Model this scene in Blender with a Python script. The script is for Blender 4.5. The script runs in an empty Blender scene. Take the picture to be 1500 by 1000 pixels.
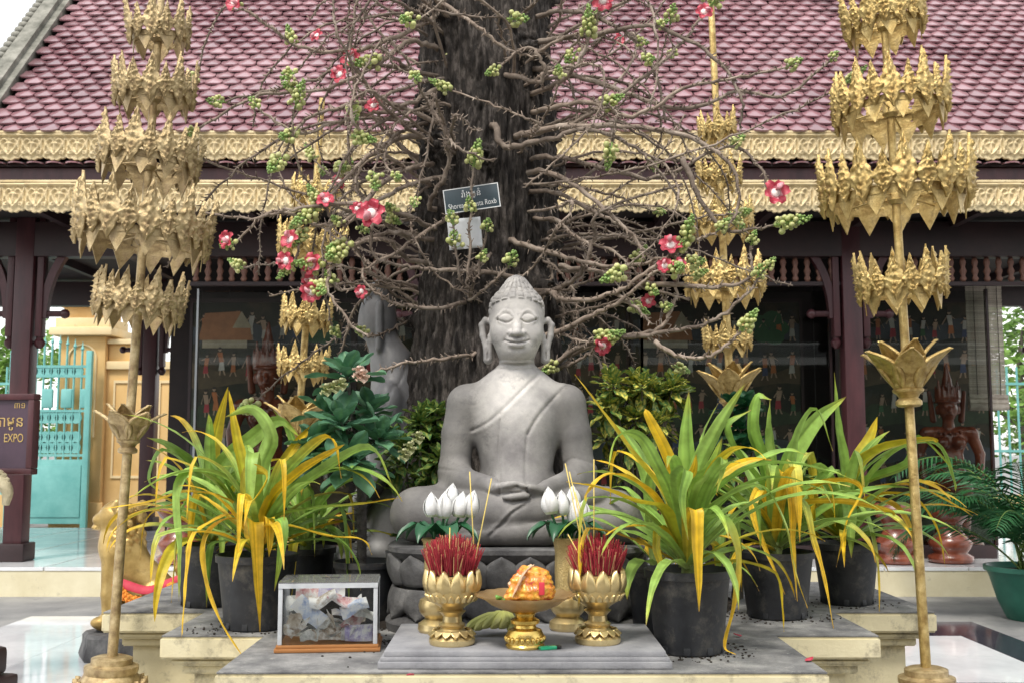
import bpy, bmesh, math, random
import numpy as np
from mathutils import Vector, Matrix, Quaternion
random.seed(11)
NR = np.random.default_rng(5)
SC = bpy.context.scene
COL = SC.collection
PI = math.pi
R = math.radians

# ------------------------------------------------------------------ camera, sky, sun, exposure
FPX, EYE, PITCH = 1570.0, 1.25, math.atan(155 / 1570)
cd = bpy.data.cameras.new('camera')
cam = bpy.data.objects.new('camera', cd)
COL.objects.link(cam)
cam.location = (0, 0, EYE)
cam.rotation_euler = (PI / 2 + PITCH, 0, 0)
cd.sensor_width = 36
cd.lens = 36 * FPX / 1500
cd.clip_start, cd.clip_end = 0.05, 500
cd.dof.use_dof = True
cd.dof.focus_distance = 4.1
cd.dof.aperture_fstop = 7.0
SC.camera = cam

world = bpy.data.worlds.new('World')
SC.world = world
world.use_nodes = True
nt = world.node_tree
nt.nodes.clear()
sky = nt.nodes.new('ShaderNodeTexSky')
sky.sky_type = 'NISHITA'
sky.sun_disc = False
SUN_EL, SUN_AZ = 58, 205          # azimuth measured clockwise from +Y: high, behind the camera's left shoulder
sky.sun_elevation = R(SUN_EL)
sky.sun_rotation = R(SUN_AZ)
sky.air_density, sky.dust_density, sky.ozone_density = 1.6, 1.0, 0.3
hs = nt.nodes.new('ShaderNodeHueSaturation')
hs.inputs['Saturation'].default_value = 0.12
bg = nt.nodes.new('ShaderNodeBackground')
bg.inputs['Strength'].default_value = 0.15
wo = nt.nodes.new('ShaderNodeOutputWorld')
nt.links.new(sky.outputs[0], hs.inputs['Color'])
nt.links.new(hs.outputs[0], bg.inputs['Color'])
nt.links.new(bg.outputs[0], wo.inputs['Surface'])

sd = bpy.data.lights.new('sun', 'SUN')
sd.energy = 1.5
sd.angle = R(12)
sd.color = (1.0, 0.94, 0.84)
sun = bpy.data.objects.new('sun', sd)
COL.objects.link(sun)
el, az = R(SUN_EL), R(SUN_AZ)
to_sun = Vector((math.sin(az) * math.cos(el), math.cos(az) * math.cos(el), math.sin(el)))
sun.rotation_euler = to_sun.to_track_quat('Z', 'Y').to_euler()
sun.location = to_sun * 30

vs = SC.view_settings
vs.view_transform, vs.look, vs.gamma, vs.exposure = 'Standard', 'None', 1.0, 0.95
vs.use_curve_mapping = False
SC.cycles.max_bounces = 8
SC.cycles.transparent_max_bounces = 12
SC.cycles.use_denoising = True
SC.cycles.caustics_reflective = False
SC.cycles.caustics_refractive = False


def pt(px, py, d):
    """point at depth d (metres along +Y) that the photograph shows at (px, py)"""
    a, b = (px - 750) / FPX, (500 - py) / FPX
    cp, sp = math.cos(PITCH), math.sin(PITCH)
    y = cp - b * sp
    k = d / y
    return Vector((a * k, d, EYE + (sp + b * cp) * k))


# ------------------------------------------------------------------ mesh helpers
class MB:
    def __init__(self):
        self.v, self.f, self.m, self.c = [], [], [], []
        self.cur = 0

    def add(self, vs_, fs_, mi=None, col=None):
        o = len(self.v)
        self.v.extend([tuple(p) for p in vs_])
        self.f.extend([tuple(i + o for i in f) for f in fs_])
        self.m.extend([self.cur if mi is None else mi] * len(fs_))
        if col is not None:
            if isinstance(col, tuple):
                col = [col] * len(vs_)
            self.c.extend([(0, 0, 0)] * (o - len(self.c)))
            self.c.extend(col)
        return o

    def box(self, x0, x1, y0, y1, z0, z1, mi=None, bev=0.0):
        if bev <= 0:
            v = [(x, y, z) for z in (z0, z1) for y in (y0, y1) for x in (x0, x1)]
            f = [(0, 2, 3, 1), (4, 5, 7, 6), (0, 1, 5, 4), (2, 6, 7, 3), (0, 4, 6, 2), (1, 3, 7, 5)]
            self.add(v, f, mi)
            return self
        bm = bmesh.new()
        bmesh.ops.create_cube(bm, size=1)
        for q in bm.verts:
            q.co = Vector(((x0 + x1) / 2 + q.co.x * (x1 - x0), (y0 + y1) / 2 + q.co.y * (y1 - y0), (z0 + z1) / 2 + q.co.z * (z1 - z0)))
        bmesh.ops.bevel(bm, geom=bm.edges[:], offset=bev, segments=2, affect='EDGES', profile=0.6)
        self.bm(bm, mi)
        return self

    def bm(self, bm, mi=None):
        bm.verts.index_update()
        self.add([q.co for q in bm.verts], [[q.index for q in f.verts] for f in bm.faces], mi)
        bm.free()

    def lathe(self, prof, seg=32, c=(0, 0, 0), mi=None, wav=None):
        """prof: (r, z) list bottom to top; wav(theta, i) multiplies the radius"""
        v, f = [], []
        n = len(prof)
        for i, (r, z) in enumerate(prof):
            for s in range(seg):
                t = 2 * PI * s / seg
                k = wav(t, i) if wav else 1
                v.append((c[0] + r * k * math.cos(t), c[1] + r * k * math.sin(t), c[2] + z))
        for i in range(n - 1):
            for s in range(seg):
                t = (s + 1) % seg
                f.append((i * seg + s, i * seg + t, (i + 1) * seg + t, (i + 1) * seg + s))
        f.append(tuple(range(seg))[::-1])
        f.append(tuple((n - 1) * seg + s for s in range(seg)))
        self.add(v, f, mi)
        return self

    def tube(self, pts, rad, seg=8, mi=None, caps=True, col=None, flat=1.0):
        pts = [Vector(p) for p in pts]
        n = len(pts)
        if not hasattr(rad, '__len__'):
            rad = [rad] * n
        T = [(pts[min(i + 1, n - 1)] - pts[max(i - 1, 0)]).normalized() for i in range(n)]
        u = T[0].orthogonal().normalized()
        v, f, cc = [], [], []
        for i in range(n):
            u = (u - T[i] * u.dot(T[i]))
            u = u.normalized() if u.length > 1e-6 else T[i].orthogonal().normalized()
            w = T[i].cross(u)
            for s in range(seg):
                a = 2 * PI * s / seg
                v.append(pts[i] + (u * math.cos(a) + w * math.sin(a) * flat) * rad[i])
                if col is not None:
                    cc.append(col[i] if isinstance(col, list) else col)
        for i in range(n - 1):
            for s in range(seg):
                t = (s + 1) % seg
                f.append((i * seg + s, i * seg + t, (i + 1) * seg + t, (i + 1) * seg + s))
        if caps:
            f.append(tuple(range(seg))[::-1])
            f.append(tuple((n - 1) * seg + s for s in range(seg)))
        self.add(v, f, mi, cc if col is not None else None)
        return self

    def ball(self, c, r, sub=1, mi=None, sc=(1, 1, 1), col=None):
        V, Fc = ICO[sub]
        self.add([(c[0] + p[0] * r * sc[0], c[1] + p[1] * r * sc[1], c[2] + p[2] * r * sc[2]) for p in V], Fc, mi, col)
        return self

    def mesh(self, name, mats, smooth=True):
        me = bpy.data.meshes.new(name)
        me.from_pydata(self.v, [], self.f)
        for m in (mats if isinstance(mats, (list, tuple)) else [mats]):
            me.materials.append(m)
        if any(self.m):
            me.polygons.foreach_set('material_index', self.m)
        if self.c:
            self.c.extend([(0, 0, 0)] * (len(self.v) - len(self.c)))
            at = me.color_attributes.new('Col', 'FLOAT_COLOR', 'POINT')
            at.data.foreach_set('color', np.array([(*c, 1) for c in self.c], dtype=np.float32).ravel())
        if smooth is True:
            me.polygons.foreach_set('use_smooth', [True] * len(me.polygons))
        me.update()
        if smooth == 'auto':
            me.polygons.foreach_set('use_smooth', [True] * len(me.polygons))
            me.set_sharp_from_angle(angle=R(38))
        return me

    def obj(self, name, mats, parent=None, smooth='auto', loc=None):
        return mk(name, self.mesh(name, mats, smooth), parent, loc)


def _ico():
    out = {}
    for s in (1, 2, 3):
        bm = bmesh.new()
        bmesh.ops.create_icosphere(bm, subdivisions=s, radius=1)
        bm.verts.index_update()
        out[s] = ([tuple(q.co) for q in bm.verts], [tuple(q.index for q in f.verts) for f in bm.faces])
        bm.free()
    return out


ICO = _ico()


def mk(name, me, parent=None, loc=None, rot=None, scale=None):
    o = bpy.data.objects.new(name, me)
    COL.objects.link(o)
    if parent is not None:
        o.parent = parent
    if loc is not None:
        o.location = loc
    if rot is not None:
        if isinstance(rot, Quaternion):
            o.rotation_mode = 'QUATERNION'
            o.rotation_quaternion = rot
        else:
            o.rotation_euler = rot
    if scale is not None:
        o.scale = (scale,) * 3 if not hasattr(scale, '__len__') else scale
    return o


def tag(o, label, cat, group=None):
    o['label'] = label
    o['category'] = cat
    if group:
        o['group'] = group
    return o


def thing(name, label, cat, loc=(0, 0, 0), rot=None, group=None, scale=None):
    return tag(mk(name, None, None, loc, rot, scale), label, cat, group)


def struct(o):
    o['kind'] = 'structure'
    return o


def stuff(o):
    o['kind'] = 'stuff'
    return o


def spline(P, n=6):
    """Catmull-Rom through P"""
    P = [Vector(p) for p in P]
    if len(P) < 3:
        return [P[0].lerp(P[-1], i / n) for i in range(n + 1)]
    Q = [P[0] * 2 - P[1]] + P + [P[-1] * 2 - P[-2]]
    out = []
    for i in range(1, len(Q) - 2):
        a, b, c, d = Q[i - 1:i + 3]
        for k in range(n):
            t = k / n
            out.append(0.5 * (2 * b + (c - a) * t + (2 * a - 5 * b + 4 * c - d) * t * t + (3 * b - a - 3 * c + d) * t ** 3))
    out.append(P[-1])
    return out


def relief(H, prof, bump, nu=10, nv=24, th=0.006, bend=None):
    """a plate in the x/z plane, front towards -y, half-width prof(v) at height v*H, front relief bump(u, v)"""
    mb = MB()
    F_, B_ = [], []
    for j in range(nv + 1):
        v = j / nv
        w = prof(v)
        for i in range(nu + 1):
            u = -1 + 2 * i / nu
            y = -bump(u, v)
            x, z = u * w, v * H
            dy = bend(u, v) if bend else 0
            F_.append((x, y - th / 2 + dy, z))
            B_.append((x, th / 2 + dy, z))
    n = nu + 1
    N = len(F_)
    f = []
    for j in range(nv):
        for i in range(nu):
            a = j * n + i
            f.append((a, a + 1, a + n + 1, a + n))
            f.append((N + a, N + a + n, N + a + n + 1, N + a + 1))
        a, b = j * n, j * n + nu
        f.append((a, a + n, N + a + n, N + a))
        f.append((b, N + b, N + b + n, b + n))
    for i in range(nu):
        f.append((i, N + i, N + i + 1, i + 1))
        t = nv * n + i
        f.append((t, t + 1, N + t + 1, N + t))
    mb.add(F_ + B_, f)
    return mb


# ------------------------------------------------------------------ signed distance sculpting (numpy surface nets)
class Sculpt:
    def __init__(s, lo, hi, h):
        s.lo, s.h = np.array(lo, float), h
        n = np.ceil((np.array(hi) - s.lo) / h).astype(int) + 1
        s.ax = [s.lo[k] + h * np.arange(n[k]) for k in range(3)]
        s.val = np.full(n, 1.0, np.float32)

    def sl(s, lo, hi):
        out = []
        for k in range(3):
            a = int(max(0, math.floor((lo[k] - s.lo[k]) / s.h)))
            b = int(min(len(s.ax[k]), math.ceil((hi[k] - s.lo[k]) / s.h) + 1))
            if b <= a:
                return None
            out.append(slice(a, b))
        return tuple(out)

    def grid(s, q):
        return (s.ax[0][q[0]][:, None, None].astype(np.float32), s.ax[1][q[1]][None, :, None].astype(np.float32), s.ax[2][q[2]][None, None, :].astype(np.float32))

    def _mix(s, q, d, k, sub):
        a = s.val[q]
        if sub:
            d = -d
            if k > 0:
                hh = np.maximum(k - np.abs(a - d), 0) / k
                s.val[q] = np.maximum(a, d) + hh * hh * k * 0.25
            else:
                s.val[q] = np.maximum(a, d)
        elif k > 0:
            hh = np.maximum(k - np.abs(a - d), 0) / k
            s.val[q] = np.minimum(a, d) - hh * hh * k * 0.25
        else:
            s.val[q] = np.minimum(a, d)

    def ell(s, c, r, k=0.02, sub=False, rot=None):
        m = max(r) + k + 3 * s.h
        q = s.sl([c[i] - m for i in range(3)], [c[i] + m for i in range(3)])
        if q is None:
            return s
        X, Y, Z = s.grid(q)
        x, y, z = X - c[0], Y - c[1], Z - c[2]
        if rot is not None:
            M = np.array(Matrix.Rotation(rot[1], 3, rot[0]).inverted())
            x, y, z = (M[0, 0] * x + M[0, 1] * y + M[0, 2] * z, M[1, 0] * x + M[1, 1] * y + M[1, 2] * z, M[2, 0] * x + M[2, 1] * y + M[2, 2] * z)
        k0 = np.sqrt((x / r[0]) ** 2 + (y / r[1]) ** 2 + (z / r[2]) ** 2)
        k1 = np.sqrt((x / r[0] ** 2) ** 2 + (y / r[1] ** 2) ** 2 + (z / r[2] ** 2) ** 2) + 1e-9
        s._mix(q, (k0 * (k0 - 1) / k1).astype(np.float32), k, sub)
        return s

    def cap(s, a, b, r1, r2=None, k=0.02, sub=False, sq=(1, 1, 1)):
        r2 = r1 if r2 is None else r2
        m = max(r1, r2) / min(sq) + k + 3 * s.h
        q = s.sl([min(a[i], b[i]) - m for i in range(3)], [max(a[i], b[i]) + m for i in range(3)])
        if q is None:
            return s
        X, Y, Z = s.grid(q)
        d = [b[i] - a[i] for i in range(3)]
        L = sum(t * t for t in d) + 1e-12
        t = np.clip(((X - a[0]) * d[0] + (Y - a[1]) * d[1] + (Z - a[2]) * d[2]) / L, 0, 1)
        D = np.sqrt(((X - a[0] - t * d[0]) * sq[0]) ** 2 + ((Y - a[1] - t * d[1]) * sq[1]) ** 2 + ((Z - a[2] - t * d[2]) * sq[2]) ** 2) - (r1 + (r2 - r1) * t)
        s._mix(q, D.astype(np.float32), k, sub)
        return s

    def chain(s, P, rr, k=0.02, kin=0.01, **kw):
        for i in range(len(P) - 1):
            s.cap(P[i], P[i + 1], rr[i], rr[i + 1], k if i == 0 else kin, **kw)
        return s

    def groove(s, P, depth, w, y0=-9, y1=9, n=8):
        """a line engraved (depth > 0) or raised (< 0), drawn in the x/z front view"""
        Q = spline([(p[0], 0, p[1]) for p in P], n)
        m = 3 * w
        q = s.sl([min(p.x for p in Q) - m, y0, min(p.z for p in Q) - m], [max(p.x for p in Q) + m, y1, max(p.z for p in Q) + m])
        if q is None:
            return s
        x = s.ax[0][q[0]][:, None]
        z = s.ax[2][q[2]][None, :]
        best = np.full((x.shape[0], z.shape[1]), 9.0)
        for a, b in zip(Q[:-1], Q[1:]):
            dx, dz = b.x - a.x, b.z - a.z
            L = dx * dx + dz * dz + 1e-12
            t = np.clip(((x - a.x) * dx + (z - a.z) * dz) / L, 0, 1)
            best = np.minimum(best, np.hypot(x - a.x - t * dx, z - a.z - t * dz))
        s.val[q] += (depth * np.exp(-(best / w) ** 2)).astype(np.float32)[:, None, :]
        return s

    def build(s):
        v = s.val
        neg = v < 0
        c = [neg[i:neg.shape[0] - 1 + i, j:neg.shape[1] - 1 + j, k:neg.shape[2] - 1 + k] for i in (0, 1) for j in (0, 1) for k in (0, 1)]
        cnt = np.zeros(c[0].shape, np.int8)
        for a in c:
            cnt += a
        act = (cnt > 0) & (cnt < 8)
        idx = np.argwhere(act)
        cid = np.full(act.shape, -1, np.int64)
        cid[act] = np.arange(len(idx))
        off = np.array([(i, j, k) for i in (0, 1) for j in (0, 1) for k in (0, 1)])
        cv = np.stack([v[idx[:, 0] + o[0], idx[:, 1] + o[1], idx[:, 2] + o[2]] for o in off], 1)
        acc = np.zeros((len(idx), 3))
        num = np.zeros((len(idx), 1))
        for a in range(8):
            for b in range(a + 1, 8):
                if np.abs(off[a] - off[b]).sum() != 1:
                    continue
                m = (cv[:, a] < 0) != (cv[:, b] < 0)
                t = cv[m, a] / (cv[m, a] - cv[m, b])
                acc[m] += off[a] + t[:, None] * (off[b] - off[a])
                num[m] += 1
        V = s.lo + s.h * (idx + acc / num)
        Q = []
        for ax in range(3):
            o1, o2 = [(1, 2), (2, 0), (0, 1)][ax]
            n = list(neg.shape)
            sa = [slice(None)] * 3
            sb = [slice(None)] * 3
            sa[ax] = slice(0, n[ax] - 1)
            sb[ax] = slice(1, n[ax])
            A, B = neg[tuple(sa)], neg[tuple(sb)]
            e = np.argwhere(A != B)
            e = e[(e[:, o1] > 0) & (e[:, o2] > 0) & (e[:, o1] < n[o1] - 1) & (e[:, o2] < n[o2] - 1)]
            fl = A[e[:, 0], e[:, 1], e[:, 2]]
            ids = []
            for p, r in ((-1, -1), (0, -1), (0, 0), (-1, 0)):
                w = e.copy()
                w[:, o1] += p
                w[:, o2] += r
                ids.append(cid[w[:, 0], w[:, 1], w[:, 2]])
            ids = np.stack(ids, 1)
            ids[~fl] = ids[~fl][:, ::-1]
            Q.append(ids)
        return V, np.concatenate(Q)


def nets_mesh(name, parts, mat):
    V, Q, o = [], [], 0
    for v, q in parts:
        V.append(v)
        Q.append(q + o)
        o += len(v)
    V, Q = np.concatenate(V), np.concatenate(Q)
    me = bpy.data.meshes.new(name)
    me.vertices.add(len(V))
    me.vertices.foreach_set('co', V.astype(np.float32).ravel())
    me.loops.add(Q.size)
    me.loops.foreach_set('vertex_index', Q.astype(np.int32).ravel())
    me.polygons.add(len(Q))
    me.polygons.foreach_set('loop_start', np.arange(0, Q.size, 4, dtype=np.int32))
    me.polygons.foreach_set('use_smooth', np.ones(len(Q), bool))
    me.update(calc_edges=True)
    me.validate()
    me.materials.append(mat)
    return me


# ------------------------------------------------------------------ materials
def C(*c):
    return (*c, 1)


def M(name, c1, c2=None, c3=None, sc=6.0, det=6, rough=0.6, metal=0.0, bump=0.0, bsc=60.0, rnd=0.0, coat=0.0, spec=0.5, stretch=None,
      vcol=False, trans=0.0, spots=None, rough2=None, gen='Object', bdist=0.01, contrast=0.16):
    m = bpy.data.materials.new(name)
    m.use_nodes = True
    t = m.node_tree
    N, L = t.nodes, t.links
    p = N['Principled BSDF']
    tc = N.new('ShaderNodeTexCoord')
    mp = N.new('ShaderNodeMapping')
    L.new(tc.outputs[gen], mp.inputs[0])
    if stretch:
        mp.inputs['Scale'].default_value = stretch
    base = None
    if vcol:
        a = N.new('ShaderNodeVertexColor')
        a.layer_name = 'Col'
        base = a.outputs[0]
        if c2:
            nz = N.new('ShaderNodeTexNoise')
            nz.inputs['Scale'].default_value = sc
            nz.inputs['Detail'].default_value = det
            L.new(mp.outputs[0], nz.inputs[0])
            rp = N.new('ShaderNodeValToRGB')
            rp.color_ramp.elements[0].position, rp.color_ramp.elements[1].position = 0.35, 0.65
            rp.color_ramp.elements[0].color, rp.color_ramp.elements[1].color = C(*c1), C(*c2)
            L.new(nz.outputs[0], rp.inputs[0])
            mx = N.new('ShaderNodeMixRGB')
            mx.blend_type = 'MULTIPLY'
            mx.inputs[0].default_value = 1
            L.new(base, mx.inputs[1])
            L.new(rp.outputs[0], mx.inputs[2])
            base = mx.outputs[0]
    elif c2:
        nz = N.new('ShaderNodeTexNoise')
        nz.inputs['Scale'].default_value = sc
        nz.inputs['Detail'].default_value = det
        nz.inputs['Roughness'].default_value = 0.65
        L.new(mp.outputs[0], nz.inputs[0])
        rp = N.new('ShaderNodeValToRGB')
        e = rp.color_ramp.elements
        e[0].position, e[1].position = 0.5 - contrast, 0.5 + contrast
        e[0].color, e[1].color = C(*c1), C(*c2)
        if c3:
            q = e.new(0.5)
            q.color = C(*c3)
        L.new(nz.outputs[0], rp.inputs[0])
        base = rp.outputs[0]
        if rough2 is not None:
            mr = N.new('ShaderNodeMapRange')
            mr.inputs[3].default_value, mr.inputs[4].default_value = rough, rough2
            L.new(nz.outputs[0], mr.inputs[0])
            L.new(mr.outputs[0], p.inputs['Roughness'])
    if spots:                                   # (colour, scale, low, high)
        s = N.new('ShaderNodeTexNoise')
        s.inputs['Scale'].default_value = spots[1]
        s.inputs['Detail'].default_value = 8
        s.inputs['Roughness'].default_value = 0.75
        L.new(mp.outputs[0], s.inputs[0])
        mr = N.new('ShaderNodeMapRange')
        mr.inputs[1].default_value, mr.inputs[2].default_value = spots[2], spots[3]
        L.new(s.outputs[0], mr.inputs[0])
        mx = N.new('ShaderNodeMixRGB')
        L.new(mr.outputs[0], mx.inputs[0])
        if base is None:
            mx.inputs[1].default_value = C(*c1)
        else:
            L.new(base, mx.inputs[1])
        mx.inputs[2].default_value = C(*spots[0])
        base = mx.outputs[0]
    if rnd:
        oi = N.new('ShaderNodeObjectInfo')
        gi = N.new('ShaderNodeNewGeometry')
        ad = N.new('ShaderNodeMath')
        L.new(oi.outputs['Random'], ad.inputs[0])
        L.new(gi.outputs['Random Per Island'], ad.inputs[1])
        fr = N.new('ShaderNodeMath')
        fr.operation = 'FRACT'
        L.new(ad.outputs[0], fr.inputs[0])
        mr = N.new('ShaderNodeMapRange')
        mr.inputs[3].default_value, mr.inputs[4].default_value = 1 - rnd, 1 + rnd
        L.new(fr.outputs[0], mr.inputs[0])
        hv = N.new('ShaderNodeHueSaturation')
        L.new(mr.outputs[0], hv.inputs['Value'])
        if base is None:
            hv.inputs['Color'].default_value = C(*c1)
        else:
            L.new(base, hv.inputs['Color'])
        base = hv.outputs[0]
    if base is None:
        p.inputs['Base Color'].default_value = C(*c1)
    else:
        L.new(base, p.inputs['Base Color'])
    if rough2 is None or not c2:
        p.inputs['Roughness'].default_value = rough
    p.inputs['Metallic'].default_value = metal
    p.inputs['Coat Weight'].default_value = coat
    p.inputs['Coat Roughness'].default_value = 0.15
    p.inputs['Specular IOR Level'].default_value = spec
    if bump:
        nb = N.new('ShaderNodeTexNoise')
        nb.inputs['Scale'].default_value = bsc
        nb.inputs['Detail'].default_value = 6
        nb.inputs['Roughness'].default_value = 0.7
        L.new(mp.outputs[0], nb.inputs[0])
        b = N.new('ShaderNodeBump')
        b.inputs['Strength'].default_value = bump
        b.inputs['Distance'].default_value = bdist
        L.new(nb.outputs[0], b.inputs['Height'])
        L.new(b.outputs[0], p.inputs['Normal'])
    if trans:
        tr = N.new('ShaderNodeBsdfTranslucent')
        if base is None:
            tr.inputs[0].default_value = C(*c1)
        else:
            L.new(base, tr.inputs[0])
        ms = N.new('ShaderNodeMixShader')
        ms.inputs[0].default_value = trans
        L.new(p.outputs[0], ms.inputs[1])
        L.new(tr.outputs[0], ms.inputs[2])
        L.new(ms.outputs[0], N['Material Output'].inputs[0])
    return m


def glass_mat(name, tint=(0.95, 0.97, 0.97), ior=1.45, rough=0.02, dirt=0.04):
    """thin pane: clear with a Fresnel reflection and a little dust"""
    m = bpy.data.materials.new(name)
    m.use_nodes = True
    t = m.node_tree
    N, L = t.nodes, t.links
    N.remove(N['Principled BSDF'])
    tr = N.new('ShaderNodeBsdfTransparent')
    tr.inputs[0].default_value = C(*tint)
    gl = N.new('ShaderNodeBsdfGlossy')
    gl.inputs['Roughness'].default_value = rough
    fr = N.new('ShaderNodeFresnel')
    fr.inputs[0].default_value = ior
    m1 = N.new('ShaderNodeMixShader')
    L.new(fr.outputs[0], m1.inputs[0])
    L.new(tr.outputs[0], m1.inputs[1])
    L.new(gl.outputs[0], m1.inputs[2])
    df = N.new('ShaderNodeBsdfDiffuse')
    df.inputs[0].default_value = (0.7, 0.7, 0.68, 1)
    m2 = N.new('ShaderNodeMixShader')
    m2.inputs[0].default_value = dirt
    L.new(m1.outputs[0], m2.inputs[1])
    L.new(df.outputs[0], m2.inputs[2])
    L.new(m2.outputs[0], N['Material Output'].inputs[0])
    return m


gold_old = M('old gold paint', (0.30, 0.19, 0.06), (0.70, 0.54, 0.24), (0.52, 0.37, 0.14), sc=22, rough=0.28, metal=0.7, bump=0.7, bsc=150, bdist=0.006, spots=((0.22, 0.12, 0.05), 14, 0.56, 0.78))
gold_pale = M('faded gold paint', (0.26, 0.18, 0.09), (0.64, 0.51, 0.29), (0.47, 0.35, 0.18), sc=22, rough=0.34, metal=0.55, bump=0.7, bsc=150, bdist=0.006, spots=((0.26, 0.14, 0.08), 10, 0.55, 0.75))
gold_bright = M('bright gold', (0.62, 0.40, 0.08), (0.85, 0.62, 0.2), sc=7, rough=0.24, metal=0.9, bump=0.1, bsc=40)
gold_bowl = M('gold bowl', (0.58, 0.42, 0.17), (0.80, 0.66, 0.36), sc=5, rough=0.30, metal=0.75, bump=0.1, bsc=30, spots=((0.35, 0.24, 0.1), 9, 0.58, 0.8))
maroon = M('maroon wood', (0.040, 0.012, 0.015), (0.080, 0.024, 0.028), sc=3, rough=0.42, bump=0.15, bsc=20, stretch=(3, 3, 0.6))
maroon_dark = M('dark maroon wood', (0.015, 0.007, 0.008), (0.032, 0.013, 0.014), sc=3, rough=0.5, bump=0.1, bsc=20)
black_int = M('dark ceiling boards', (0.010, 0.007, 0.007), (0.022, 0.013, 0.012), sc=4, rough=0.7)

# ------------------------------------------------------------------ ground and floors
concrete = M('courtyard concrete', (0.16, 0.16, 0.165), (0.30, 0.295, 0.285), (0.23, 0.228, 0.225), sc=1.6, rough=0.75, bump=0.3, bsc=80, spots=((0.10, 0.10, 0.10), 5, 0.58, 0.8))
marble = M('white marble', (0.62, 0.63, 0.65), (0.80, 0.81, 0.82), sc=2.2, rough=0.06, rnd=0.05, spots=((0.45, 0.45, 0.46), 7, 0.66, 0.82))
granite = M('black granite', (0.020, 0.018, 0.030), (0.060, 0.055, 0.075), sc=70, rough=0.08, rnd=0.1)
grout = M('tile grout', (0.30, 0.30, 0.30), rough=0.9)
cream = M('cream wall paint', (0.62, 0.55, 0.36), (0.74, 0.68, 0.49), sc=2.5, rough=0.75, bump=0.15, bsc=50, spots=((0.22, 0.19, 0.14), 6, 0.60, 0.80))
g = MB().box(-90, 90, -40, 160, -0.2, 0.0).obj('ground', concrete, smooth=False)
struct(g)


def floor_tiles(name, x0, x1, y0, y1, s, material, z=0.004):
    base = MB().box(x0, x1, y0, y1, 0.001, z).obj(name, grout, smooth=False)
    struct(base)
    nx, ny = max(1, round((x1 - x0) / s)), max(1, round((y1 - y0) / s))
    sx, sy = (x1 - x0) / nx, (y1 - y0) / ny
    me = MB().box(-sx / 2 + 0.0015, sx / 2 - 0.0015, -sy / 2 + 0.0015, sy / 2 - 0.0015, z, z + 0.004).mesh('tile', material, False)
    for i in range(nx):
        for j in range(ny):
            mk('tile', me, base, (x0 + sx * (i + 0.5), y0 + sy * (j + 0.5), 0))


floor_tiles('marble_floor', -3.56, -1.45, 2.6, 8.1, 0.7, marble)
floor_tiles('marble_pavement', 1.35, 2.98, 5.85, 7.27, 0.75, marble)
floor_tiles('granite_border', 2.985, 3.30, 2.6, 7.27, 0.8, granite)
floor_tiles('granite_strip', 1.35, 3.30, 7.275, 7.85, 0.65, granite)
floor_tiles('granite_path', 1.35, 2.98, 4.9, 5.845, 0.65, granite)

# ------------------------------------------------------------------ pavilion
DZ = 0.245
tile_m = M('glazed roof tile', (0.21, 0.092, 0.108), (0.40, 0.24, 0.26), (0.295, 0.155, 0.172), sc=0.9, rough=0.14, rough2=0.36, coat=1.0, rnd=0.24, spots=((0.07, 0.045, 0.05), 2.2, 0.56, 0.80), bump=0.12, bsc=30, gen='Object')
roof_grey = M('weathered ridge mortar', (0.10, 0.10, 0.08), (0.30, 0.29, 0.25), sc=6, rough=0.85, bump=0.5, bsc=30)
carve_m = M('carved fascia paint', (0.60, 0.46, 0.24), (0.78, 0.65, 0.40), sc=5, rough=0.5, metal=0.12, bump=0.3, bsc=60, rnd=0.10, spots=((0.30, 0.19, 0.09), 12, 0.50, 0.72))
pav = thing('pavilion', 'maroon timber pavilion with scalloped tile roof, carved cream gold fascias and glazed front', 'pavilion', (0, 9.2, 0))


def pobj(mb, name, mat, parent=pav, smooth='auto'):
    """mesh written in world coordinates, parented to a thing"""
    o = mb.obj(name, mat, parent, smooth)
    base = parent
    off = Vector((0, 0, 0))
    while base is not None:
        off += Vector(base.location)
        base = base.parent
    o.location = -off
    return o


deck = MB().box(-7.5, 7.5, 9.2, 13.7, 0, DZ - 0.03)
dk = pobj(deck, 'deck_plinth', cream, smooth=False)
deck_tile = MB()
tm = MB().box(-0.349, 0.349, -0.374, 0.374, 0, 0.03, bev=0.003).mesh('deck_tile', marble, False)
for i in range(21):
    for j in range(6):
        mk('deck_tile', tm, dk, (-7.15 + 0.71 * i, 9.19 + 0.377 + 0.75 * j, DZ - 0.03 + 0.0005))
# roof: slope rising from the eave at y = 9.0
SL = R(48)
EZ, EY = 3.95, 9.0
RX0, RX1 = -4.55, 7.2
ROWS, TW, TE = 31, 0.165, 0.116
cs, sn = math.cos(SL), math.sin(SL)
rl = ROWS * TE + 0.1
rf = MB()
rf.add([(RX0, EY, EZ - 0.05), (RX1, EY, EZ - 0.05), (RX1, EY + rl * cs, EZ - 0.05 + rl * sn), (RX0, EY + rl * cs, EZ - 0.05 + rl * sn),
        (RX0, EY + 0.1, EZ - 0.15), (RX1, EY + 0.1, EZ - 0.15), (RX1, EY + rl * cs + 0.1, EZ - 0.15 + rl * sn), (RX0, EY + rl * cs + 0.1, EZ - 0.15 + rl * sn)],
       [(0, 1, 2, 3), (7, 6, 5, 4), (0, 4, 5, 1), (3, 2, 6, 7), (0, 3, 7, 4), (1, 5, 6, 2)])
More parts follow.
